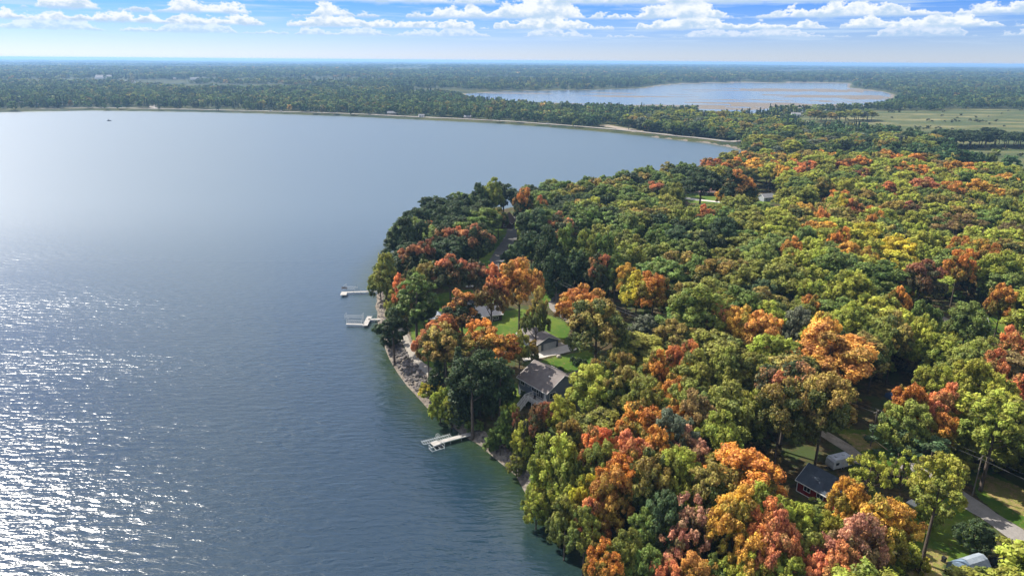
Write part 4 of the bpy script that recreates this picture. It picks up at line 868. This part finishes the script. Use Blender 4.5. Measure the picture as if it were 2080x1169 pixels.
# camper trailer
x, y, z = at_ground(1707, 952, 5); 
ct = thing('camper_trailer', 'white camper trailer parked behind the red cabin', 'trailer', (x, y + 1.0, z), rad(20))
CW_ = mat('camper_white', (.55, .58, .62), .4, (.42, .45, .5), .7)
prof = [(-2.7, .55), (2.5, .55), (2.75, 1.0), (2.75, 2.3), (2.45, 2.75), (-2.3, 2.75), (-2.75, 2.3), (-2.85, 1.1)]
MB().prism(prof, 'y', -1.2, 1.2).build('body', CW_, ct)
MB().prism([(-2.3, 2.755), (2.42, 2.755), (2.3, 2.82), (-2.15, 2.82)], 'y', -1.1, 1.1).build('roof_skin', mat('roof_membrane', (.62, .64, .68), .6, (.35, .38, .45), .9), ct)
for xx in (-1.2, .8): MB().box((xx, 0, 2.92), (.5, .5, .2)).build('roof_vent', CW_, ct)
for xx, ww in ((-1.7, .9), (1.6, 1.1)): MB().box((xx, -1.215, 1.75), (ww, .04, .6)).build('window', GLASS, ct)
MB().box((2.765, 0, 1.85), (.04, 1.5, .6)).build('rear_window', GLASS, ct)
MB().box((.1, -1.22, 1.5), (.65, .04, 1.75)).build('door', mat('door_white', (.6, .61, .63), .5), ct)
for xx in (-.35, .4):
    for sy in (-1, 1): tyre_wheel(ct, xx, sy * 1.05, .33)
MB().tube([(-2.7, .5, .5), (-3.9, 0, .5)], .05, 5).build('hitch', MATS['dark_metal'], ct); MB().tube([(-2.7, -.5, .5), (-3.9, 0, .5)], .05, 5).build('hitch', MATS['dark_metal'], ct)
# covered boat on trailer
x, y, z = at_ground(1868, 1040, 4.8)
bo = thing('covered_boat', 'white boat on a trailer on the grass near the golden maple', 'boat', (x, y, z), rad(-58))
def hull(stations, zt, m, name, par):
    rings = []
    for xx, hw, zk, zg_ in stations: rings.append([(xx, -hw, zg_), (xx, -hw * .8, zk + .28), (xx, 0, zk), (xx, hw * .8, zk + .28), (xx, hw, zg_)])
    return MB().loft(rings).build(name, m, par)
BW = mat('gelcoat_white', (.72, .72, .70), .3, (.60, .60, .58), .8)
hull([(-2.5, .98, .62, 1.35), (-1, 1.05, .6, 1.38), (.6, 1.0, .62, 1.42), (1.7, .72, .72, 1.5), (2.5, .25, .95, 1.58), (2.75, .04, 1.3, 1.6)], 1.4, BW, 'hull', bo)
MB().loft([[(-2.45, -.95, 1.36), (-2.45, 0, 1.52), (-2.45, .95, 1.36)], [(-.6, -1.0, 1.4), (-.6, 0, 2.05), (-.6, 1.0, 1.4)], [(.6, -.96, 1.43), (.6, 0, 1.95), (.6, .96, 1.43)], [(1.8, -.66, 1.51), (1.8, 0, 1.66), (1.8, .66, 1.51)], [(2.6, -.1, 1.6), (2.6, 0, 1.62), (2.6, .1, 1.6)]]).build('cover', mat('white_cover', (.68, .67, .63), .7, (.55, .54, .50), 1.2), bo)
MB().box((-2.65, 0, 1.25), (.35, .45, .8)).build('outboard_motor', mat('motor_black', (.02, .02, .022), .4), bo)
for sy in (-1, 1): tyre_wheel(bo, -.7, sy * .95, .32); MB().tube([(-2.3, sy * .6, .55), (1.6, sy * .6, .55), (3.6, 0, .5)], .05, 5).build('trailer_rail', mat('galvanised', (.42, .43, .44), .45, metal=.7), bo)
x, y, z = at_ground(1848, 1023, 4.8); bx2 = thing('storage_tub', 'small white storage tub beside the boat trailer', 'box', (x, y, z), .5); MB().box((0, 0, .3), (.8, .6, .6)).build('tub', BW, bx2); MB().box((0, 0, .63), (.86, .66, .08)).build('lid', BW, bx2)
# tarp shelter
x, y, z = at_ground(1962, 1160, 4.8); ts = thing('tarp_shelter', 'blue-grey tarp shelter with peaked roof at the bottom right corner', 'shelter', (x, y - .3, z), rad(20))
TARP = mat('blue_grey_tarp', (.20, .27, .36), .45, (.15, .21, .29), .8, bump=.5); rings = []
for k in range(9):
    xx = -3.2 + .8 * k; sag = .06 * (k % 2); rings.append([(xx, -1.7, 0), (xx, -1.75, 1.9 - sag), (xx, -.9, 2.75 - sag), (xx, 0, 3.1 - sag), (xx, .9, 2.75 - sag), (xx, 1.75, 1.9 - sag), (xx, 1.7, 0)])
MB().loft(rings).build('tarp', TARP, ts)
MB().loft([[(3.25, yy, zz + .02) for yy, zz in ((-1.7, 1.9), (-.9, 2.8), (0, 3.14), (.9, 2.8), (1.7, 1.9))], [(-1.2, yy * .97, zz + .03) for yy, zz in ((-1.7, 1.95), (-.9, 2.8), (0, 3.14), (.9, 2.8), (1.7, 1.95))]], cap=False).build('roof_sheet', mat('silver_sheet', (.34, .38, .43), .45, (.22, .26, .31), 1.5, bump=.6), ts)
for xx in (-3.25, 3.25):
    for yy in (-1.72, 1.72): MB().tube([(xx, yy, -.2), (xx, yy, 1.95)], .04, 6).build('pole', MATS['galvanised'], ts)
# dark car
x, y, z = at_ground(2037, 1150, 4.8); ca = thing('parked_car', 'dark car parked in tree shade beside the tarp shelter', 'car', (x, y, z), rad(-22))
CAR = mat('car_black', (.012, .013, .018), .2, (.01, .011, .015), .5, spec=.6)
def car(parent, paint):
    secs = [(-2.2, .62, .45, .85), (-2.05, .82, .3, .98), (-1.2, .88, .28, 1.02), (.6, .88, .28, .98), (1.6, .86, .3, .9), (2.1, .78, .34, .78), (2.28, .6, .45, .68)]
    MB().loft([[(xx, -hw, zb), (xx, -hw, (zb + zt) / 2 + .1), (xx, -hw * .9, zt), (xx, hw * .9, zt), (xx, hw, (zb + zt) / 2 + .1), (xx, hw, zb)] for xx, hw, zb, zt in secs]).build('body', paint, parent)
    MB().loft([[(xx, -hw, zz), (xx, -hw * .86, zt), (xx, hw * .86, zt), (xx, hw, zz)] for xx, hw, zz, zt in [(-1.75, .74, .98, 1.02), (-1.2, .76, 1.0, 1.42), (.1, .76, .98, 1.44), (1.0, .74, .95, 1.0)]]).build('cabin', GLASS, parent)
    MB().box((-.55, 0, 1.45), (1.3, 1.24, .05)).build('roof', paint, parent)
    for xx in (-1.35, 1.4):
        for sy in (-1, 1): tyre_wheel(parent, xx, sy * .8, .32)
    for sy in (-1, 1): MB().box((2.2, sy * .55, .66), (.12, .3, .14)).build('headlight', mat('lamp_clear', (.8, .8, .82), .15), parent); MB().box((-2.15, sy * .6, .76), (.1, .26, .14)).build('tail_light', mat('lamp_red', (.4, .02, .02), .3), parent)
car(ca, CAR)
# bin, wood pile bits
x, y, z = at_ground(1916, 1140, 4.8); tb = thing('wheeled_bin', 'black wheeled rubbish bin beside the tall tree trunk', 'bin', (x, y, z), .4); BK = mat('black_plastic', (.02, .02, .022), .5)
MB().loft([[(-.24, -.26, .06), (.24, -.26, .06), (.24, .26, .06), (-.24, .26, .06)], [(-.3, -.34, 1.0), (.3, -.34, 1.0), (.3, .34, 1.0), (-.3, .34, 1.0)]]).build('body', BK, tb); MB().loft([[(-.33, -.36, 1.01), (.33, -.36, 1.01), (.33, .4, 1.01), (-.33, .4, 1.01)], [(-.28, -.3, 1.1), (.28, -.3, 1.1), (.28, .3, 1.1), (-.28, .3, 1.1)]]).build('lid', BK, tb)
for sx in (-1, 1): tyre_wheel(tb, sx * .22, .3, .12, .12, .06)
# blue tarp over a stack in the shade
x, y, z = at_ground(1813, 806, 5); bt_ = thing('tarped_stack', 'stack under a blue tarp in deep shade below the biggest orange maple', 'tarp', (x, y, z), .3)
MB().loft([[(-1.8, -1.1, 0), (1.8, -1.1, 0), (1.8, 1.1, 0), (-1.8, 1.1, 0)], [(-1.6, -.9, 1.1), (1.6, -.9, 1.0), (1.6, .9, 1.05), (-1.6, .9, 1.15)], [(-1.4, -.1, 1.6), (1.4, -.1, 1.5), (1.4, .1, 1.5), (-1.4, .1, 1.6)]]).build('tarp', mat('blue_tarp', (.08, .14, .28), .5, (.06, .10, .22), 1.0, bump=.5), bt_)
MB().box((0, 0, .12), (3.2, 1.8, .22)).build('pallet', mat('timber', (.3, .22, .14), .85), bt_)
# rowing boat drawn up under the trees
x, y, z = at_ground(957, 583, 5); rb = thing('rowing_boat', 'white open boat drawn up in the shade beneath the maples', 'boat', (x, y, z), rad(8))
hull([(-2.2, .6, .08, .6), (-1, .78, .04, .58), (.6, .75, .05, .6), (1.7, .45, .15, .7), (2.3, .06, .4, .8)], .6, BW, 'hull', rb)
for xx in (-1.2, .3): MB().box((xx, 0, .64), (.3, 1.4, .05)).build('thwart', mat('pale_wood', (.5, .42, .3), .7), rb)
x, y, z = at_ground(1135, 725, 5); bl = thing('landscape_boulder', 'pale boulder on the lawn behind the grey house', 'boulder', (x, y, z), .4)
bs = MB(); bs.loft([[(rr * 1.0 * math.cos(t) * random.uniform(.85, 1.1), rr * .75 * math.sin(t) * random.uniform(.85, 1.1), zz) for t in [k * math.pi / 4 for k in range(8)]] for rr, zz in ((.8, -.1), (.85, .3), (.6, .65), (.2, .8))]).build('stone', mat('pale_stone', (.5, .45, .38), .9, (.35, .31, .26), 1.5), bl)
# swing frame by the shaded drive
x, y, z = at_ground(1998, 658, 6); sw = thing('swing_frame', 'white swing frame on the grass by the shaded drive', 'swing', (x, y, z), .2)
for sx in (-1, 1):
    for sy in (-1, 1): MB().tube([(sx * 1.4, sy * .9, 0), (sx * 1.2, 0, 2.3)], .06, 6).build('leg', WHITE, sw)
MB().tube([(-1.3, 0, 2.3), (1.3, 0, 2.3)], .06, 6).build('crossbar', WHITE, sw); MB().box((0, 0, .6), (.5, .2, .05)).build('seat', CH, sw)
for xx in (-.24, .24): MB().tube([(xx, 0, .62), (xx, 0, 2.28)], .015, 4).build('chain', MATS['dark_metal'], sw)

# ------------------------------------------------------------------ docks and boat lifts
DKW = mat('bleached_planks', (.44, .415, .39), .8, (.28, .26, .24), 1.4); ALU = mat('pale_aluminium', (.66, .67, .67), .45, (.55, .56, .57), 1.0, metal=.3)
def dock(label, segs, zt=.85, group='docks along the shore'):
    """segs: list of (p, q, width) in world xy"""
    e = thing('dock', label, 'dock', (*segs[0][0], 0), 0, group); ox, oy = segs[0][0]
    for p, q, wd in segs:
        p = Vector((p[0] - ox, p[1] - oy)); q = Vector((q[0] - ox, q[1] - oy)); d = q - p; Ls = d.length; rz = math.atan2(d.y, d.x); n = max(1, round(Ls / 3.0)); nn = Vector((-math.sin(rz), math.cos(rz)))
        for k in range(n):
            c = p + d * (k + .5) / n; s_ = MB().box((c.x, c.y, zt), (Ls / n - .05, wd, .09), rz).build('deck_section', DKW, e)
            for sy in (-1, 1): cc = c + nn * (wd / 2 + .015) * sy; MB().box((cc.x, cc.y, zt - .04), (Ls / n - .04, .05, .2), rz).build('side_rail', ALU, s_)
            a = p + d * k / n + d.normalized() * .15
            for sy in (-1, 1): cc = a + nn * (wd / 2 + .07) * sy; MB().tube([(cc.x, cc.y, -1.6), (cc.x, cc.y, zt + .55)], .04, 6).build('leg', ALU, e)
    return e
def lift(label, c, rz, L_, W, nbars, zt=.55, posts=True, barlen=None, tilt=0.0):
    e = thing('boat_lift', label, 'boat lift', (*c, 0), rz, 'empty boat lifts at the docks')
    for sy in (-1, 1): MB().tube([(-L_ / 2, sy * W / 2, zt), (L_ / 2, sy * W / 2, zt)], .05, 6).build('side_beam', ALU, e)
    for k in range(nbars):
        xx = -L_ / 2 + L_ * k / (nbars - 1); MB().tube([(xx, -W / 2 - .1, zt + .09), (xx, W / 2 + .1, zt + .09 + tilt)], .045, 6).build('bunk_bar', ALU, e)
    if posts:
        for sx in (-1, 1):
            for sy in (-1, 1): MB().tube([(sx * L_ / 2, sy * W / 2, -1.8), (sx * L_ / 2, sy * W / 2, zt + 1.1)], .05, 6).build('post', ALU, e)
        for sx in (-1, 1): MB().tube([(sx * L_ / 2, -W / 2, zt + 1.05), (sx * L_ / 2, W / 2, zt + 1.05)], .05, 6).build('top_bar', ALU, e)
    return e
zd = .85
A1 = g(957, 880, zd); B1 = g(892, 897, zd); C1 = g(877, 902, zd); d1 = math.atan2(A1[1] - B1[1], A1[0] - B1[0])
dock('near dock with pale planks running out from the rocky shore', [(A1, B1, 1.35), (B1, C1, 1.9)])
nx1, ny1 = -math.sin(d1), math.cos(d1); c = g(892, 897, zd); lift('row of pale lift bars behind the near dock', (c[0] + nx1 * 1.75, c[1] + ny1 * 1.75), d1, 7.6, 1.5, 14, zt=.62, posts=False, tilt=.2)
c = g(887, 911, .3); lift('low open lift frame in front of the near dock', (c[0], c[1] + .3), d1 + .05, 3.4, 1.8, 4, zt=.35)
w1 = thing('winch_wheel', 'white lift winch wheel standing on the near dock', 'winch', (*g(889, 892, zd + .1), zd + .05), d1)
MB().tube([(0, 0, 0), (0, 0, 1.2)], .05, 6).build('post', ALU, w1)
rg = MB(); rg.tube([(.55 * math.cos(t), .06, 1.15 + .55 * math.sin(t)) for t in [k * math.pi / 8 for k in range(17)]], .035, 5); rg.build('rim', WHITE, w1)
for k in range(3): t = k * math.pi / 3; MB().tube([(.55 * math.cos(t), .06, 1.15 + .55 * math.sin(t)), (-.55 * math.cos(t), .06, 1.15 - .55 * math.sin(t))], .025, 4).build('spoke', WHITE, w1)
A2 = g(775, 647.5, zd); B2 = g(748, 648.5, zd); P2 = g(751, 642, zd); Q2 = g(741, 661, zd); S2 = g(703, 657.5, zd); T2 = g(739, 658.5, zd)
dock('middle dock with a white cross platform and front walkway', [(A2, B2, 1.2), (P2, Q2, 1.7), (T2, S2, 1.0)])
d2 = math.atan2(T2[1] - S2[1], T2[0] - S2[0])
c = g(721, 652.5, .5); lift('ribbed boat lift between the middle dock walkways', c, d2, 5.6, 2.6, 9, zt=.5)
c = g(719, 645, .5); lift('white boat lift behind the middle dock', (c[0], c[1] + .6), d2, 6.5, 2.4, 10, zt=.75)
A3 = g(790, 590.5, zd); B3 = g(705, 593, zd); P3 = g(700, 592, zd); Q3 = g(697, 599, zd)
dk3 = dock('long thin dock with an end platform farthest along the shore', [(A3, B3, 1.2), (P3, Q3, 2.4)])
c = g(709, 586, .6); lift('boat lift behind the end of the long thin dock', (c[0] + .5, c[1] + .8), d2 - .15, 5.0, 3.0, 6, zt=.75)
c = g(699, 588, zd); be = thing('dock_bench', 'dark bench at the end of the long thin dock', 'bench', (c[0], c[1], zd + .05), d2)
MB().box((0, 0, .45), (2.2, .45, .07)).build('seat', mat('weathered_wood', (.22, .18, .15), .85), be); MB().box((0, .24, .8), (2.2, .06, .5)).build('backrest', MATS['weathered_wood'], be)
for sx in (-1, 1): MB().box((sx * .95, 0, .2), (.1, .4, .42)).build('leg', MATS['weathered_wood'], be)
x, y = g(222, 245.5, .2); bu = thing('fishing_boat', 'tiny dark fishing boat far out on the lake', 'boat', (x, y, 0), .3)
hull([(-3, 1.0, -.2, .8), (-1, 1.2, -.25, .8), (1.4, 1.0, -.2, .9), (3, .1, .3, 1.1)], .8, mat('dark_hull', (.03, .03, .035), .5), 'hull', bu); MB().box((-.8, 0, 1.3), (1.6, 1.3, 1.0)).build('console', MATS['dark_hull'], bu); MB().box((-.8, 0, 2.6), (2.4, 1.9, .12)).build('canopy', MATS['dark_hull'], bu)
for sx in (-1, 1): MB().tube([(-.8 + sx * 1.1, .8, .8), (-.8 + sx * 1.1, .8, 2.6)], .05, 5).build('canopy_post', MATS['dark_hull'], bu)

# ------------------------------------------------------------------ rocks along the shore
def rocks():
    r = np.random.default_rng(77); t = (1 + 5 ** .5) / 2
    iv = np.array([(-1,t,0),(1,t,0),(-1,-t,0),(1,-t,0),(0,-1,t),(0,1,t),(0,-1,-t),(0,1,-t),(t,0,-1),(t,0,1),(-t,0,-1),(-t,0,1)]) / math.hypot(1, t)
    fi = np.array([(0,11,5),(0,5,1),(0,1,7),(0,7,10),(0,10,11),(1,5,9),(5,11,4),(11,10,2),(10,7,6),(7,1,8),(3,9,4),(3,4,2),(3,2,6),(3,6,8),(3,8,9),(4,9,5),(2,4,11),(6,2,10),(8,6,7),(9,8,1)])
    P = []; S = []
    pts = [Vector(p) for p in LAKE[:200]]
    for a, b in zip(pts[:-1], pts[1:]):
        u, v, dep = proj((a.x + b.x) / 2, (a.y + b.y) / 2, 0)
        if dep < 0 or dep > 330 or v < 560 or v > 1165: continue
        big = 675 < v < 800
        wd = 3.6 if big else 1.4; L_ = (b - a).length; n = int(L_ * wd * (2.6 if big else 4.5)); d = (b - a).normalized(); nn = Vector((d.y, -d.x))
        for _ in range(n):
            k = r.random(); q = a + (b - a) * k + nn * (r.uniform(-.8, wd))
            P.append((q.x, q.y)); S.append(r.uniform(.32, .85) if big else r.uniform(.14, .36))
    P = np.array(P); S = np.array(S); Z = hgt(P[:, 0], P[:, 1]); n = len(P)
    ok = Z > -.5; P, S, Z = P[ok], S[ok], Z[ok]; n = len(P)
    V = iv[None] * (S[:, None, None] * r.uniform(.6, 1.25, (n, 12, 1))) * np.stack([r.uniform(.8, 1.3, n), r.uniform(.7, 1.1, n), r.uniform(.5, .85, n)], -1)[:, None, :]
    an = r.uniform(0, 6.28, n); c, s_ = np.cos(an)[:, None], np.sin(an)[:, None]; X = V[:, :, 0] * c - V[:, :, 1] * s_; Y = V[:, :, 0] * s_ + V[:, :, 1] * c
    W = np.stack([X + P[:, 0:1], Y + P[:, 1:2], V[:, :, 2] + (Z + S * .15)[:, None]], -1).reshape(-1, 3)
    Fi = (fi[None] + (np.arange(n) * 12)[:, None, None]).reshape(-1, 3)
    m = NT('riprap_stone'); at_ = m.attr('tone', out='Fac'); v = m.coord('Object'); col = m.mix(at_, (.04, .036, .034), (.21, .18, .165)); col = m.mix(m.ss(m.noise(v, 3.0, 4, .6), .4, .7), col, (.12, .105, .095)); m.set(m.b.inputs['Base Color'], col); m.b.inputs['Roughness'].default_value = .9
    me = mesh_np('riprap_rocks', W, Fi, (m.m,)); fattr(me, 'tone', np.repeat(r.random(n) ** 1.6, 12)); link('riprap_rocks', me, kind='stuff')
rocks()

# ------------------------------------------------------------------ utility poles and lines
POLEM = mat('weathered_pole', (.20, .17, .145), .9, (.13, .11, .095), 2.0)
POLES = []
SPANS = ['behind the tall orange maple at the lane', 'from the lane bend pole into the woods', 'through the middle wood gap', 'crossing the shaded trees above the camper', 'along the road above the boat', 'leaving at the right edge']
for (u, v), lab in (((1100, 560), 'utility pole half hidden behind the tall orange maple'), ((1129, 617), 'utility pole standing on the grass by the lane bend'), ((1322, 708), 'utility pole in the gap left of the olive trees'), ((1560, 815), 'utility pole hidden among the middle trees'), ((1768, 905), 'utility pole beside the road above the camper'), ((1975, 1005), 'utility pole on the dry verge of the road'), ((2190, 1110), 'utility pole beyond the right edge')):
    x, y, z = at_ground(u, v, 5); POLES.append((x, y, z))
    if u > 2100: continue
    p_ = thing('utility_pole', lab, 'utility pole', (x, y, z), rad(-55) + 1.57, 'utility poles along the road')
    MB().tube([(0, 0, -.5), (0, 0, 9.6)], .15, 8, .1).build('mast', POLEM, p_); ca_ = MB().box((0, .14, 9.0), (2.2, .1, .13)).build('crossarm', POLEM, p_)
    for xx in (-.95, .95): MB().tube([(xx, .14, 9.05), (xx, .14, 9.28)], .05, 6).build('insulator', mat('porcelain', (.5, .5, .48), .3), ca_)
for (a, b) in zip(POLES[:-1], POLES[1:]):
    dx, dy_ = b[0] - a[0], b[1] - a[1]; L_ = math.hypot(dx, dy_); px, py = -dy_ / L_, dx / L_
    for off, side in ((-.95, 'lakeward'), (.95, 'landward')):
        pts = []
        for k in range(13):
            t = k / 12; pts.append((a[0] + dx * t + px * off, a[1] + dy_ * t + py * off, a[2] + 9.3 + (b[2] - a[2]) * t - 4 * .012 * L_ * t * (1 - t)))
        i_ = POLES.index(a) + 1
        MB().tube(pts, .028, 5).build('overhead_wire', mat('wire', (.10, .10, .11), .5), label=f'{side} overhead wire ' + SPANS[i_ - 1], category='wire', group='overhead wires between the poles')

# ------------------------------------------------------------------ far shore: houses and cars
FH = [(45, 212, 12, 'white', 'white shore house at the far left edge'), (74, 214, 13, 'tan', 'tan shore house right of the far left white one'), (96, 213, 12, 'white', 'small white shore house before the causeway begins'), (212, 161, 60, 'white', 'long pale building far inland at left'), (264, 171, 34, 'white', 'white farm building in a far clearing'), (396, 163, 30, 'white', 'white building glinting in the distant woods'),
      (357, 161, 24, 'tan', 'tan building beside the glinting white one far inland'), (796, 233, 15, 'tan', 'tan house among trees behind the causeway'), (856, 238, 9, 'white', 'small white cottage behind the middle causeway'), (950, 241, 11, 'tan', 'brown cottage near the causeway bend'), (1562, 241, 13, 'tan', 'tan cottage on the edge of the marsh'), (1616, 236, 15, 'white', 'white cottage by the marsh lake'), (1390, 236, 14, 'tan', 'tan cottage in front of the marsh lake'), (1468, 238, 14, 'white', 'white cottage among dark trees by the marsh lake')]
for u, v, L_, c, lab in FH:
    x, y, z = at_ground(u, v, 2.0); z = max(z, .5)
    gable_house('far_house', lab, 'house', (x, y, random.uniform(-.3, .3), L_, L_ * .55), z, 3.4 if L_ < 30 else 7, L_ * .17, WW if c == 'white' else TANW, GREYR, .4, [('-y', -L_ * .22, 1.8, 1.6, 1.3), ('-y', L_ * .22, 1.8, 1.6, 1.3)], group='far houses')
SIL = mat('car_silver', (.55, .56, .58), .3, metal=.3)
for u, v, m_, lab in ((503, 224.3, SIL, 'silver car on the left part of the causeway'), (742, 233.5, CAR, 'dark car on the middle of the causeway'), (566, 227, WW, 'white car on the causeway right of the silver one'), (1108, 252, SIL, 'silver car on the causeway before the sandy pullout')):
    x, y = g(u, v, 2.4); dists = [((x - p[0]) ** 2 + (y - p[1]) ** 2, i) for i, p in enumerate(CW)]; i = min(len(CW) - 2, min(dists)[1]); a, b = CW[i], CW[i + 1]
    t = max(0, min(1, ((x - a[0]) * (b[0] - a[0]) + (y - a[1]) * (b[1] - a[1])) / ((b[0] - a[0]) ** 2 + (b[1] - a[1]) ** 2))); x, y = a[0] + (b[0] - a[0]) * t, a[1] + (b[1] - a[1]) * t
    c_ = thing('causeway_car', lab, 'car', (x, y, hz(x, y) + .62), math.atan2(b[1] - a[1], b[0] - a[0]), 'cars on the causeway'); car(c_, m_)

# ------------------------------------------------------------------ the air
def haze():
    m = bpy.data.materials.new('haze_air'); m.use_nodes = True; N = m.node_tree.nodes; N.remove(N['Principled BSDF'])
    pv = N.new('ShaderNodeVolumePrincipled'); pv.inputs['Color'].default_value = (0.34, 0.61, 1.0, 1); pv.inputs['Density'].default_value = 0.000085; pv.inputs['Anisotropy'].default_value = 0.2
    m.node_tree.links.new(pv.outputs[0], N['Material Output'].inputs['Volume'])
    MB().box((0, 15000, 45.5), (76000, 42000, 105)).build('haze', m, kind='stuff')
haze()
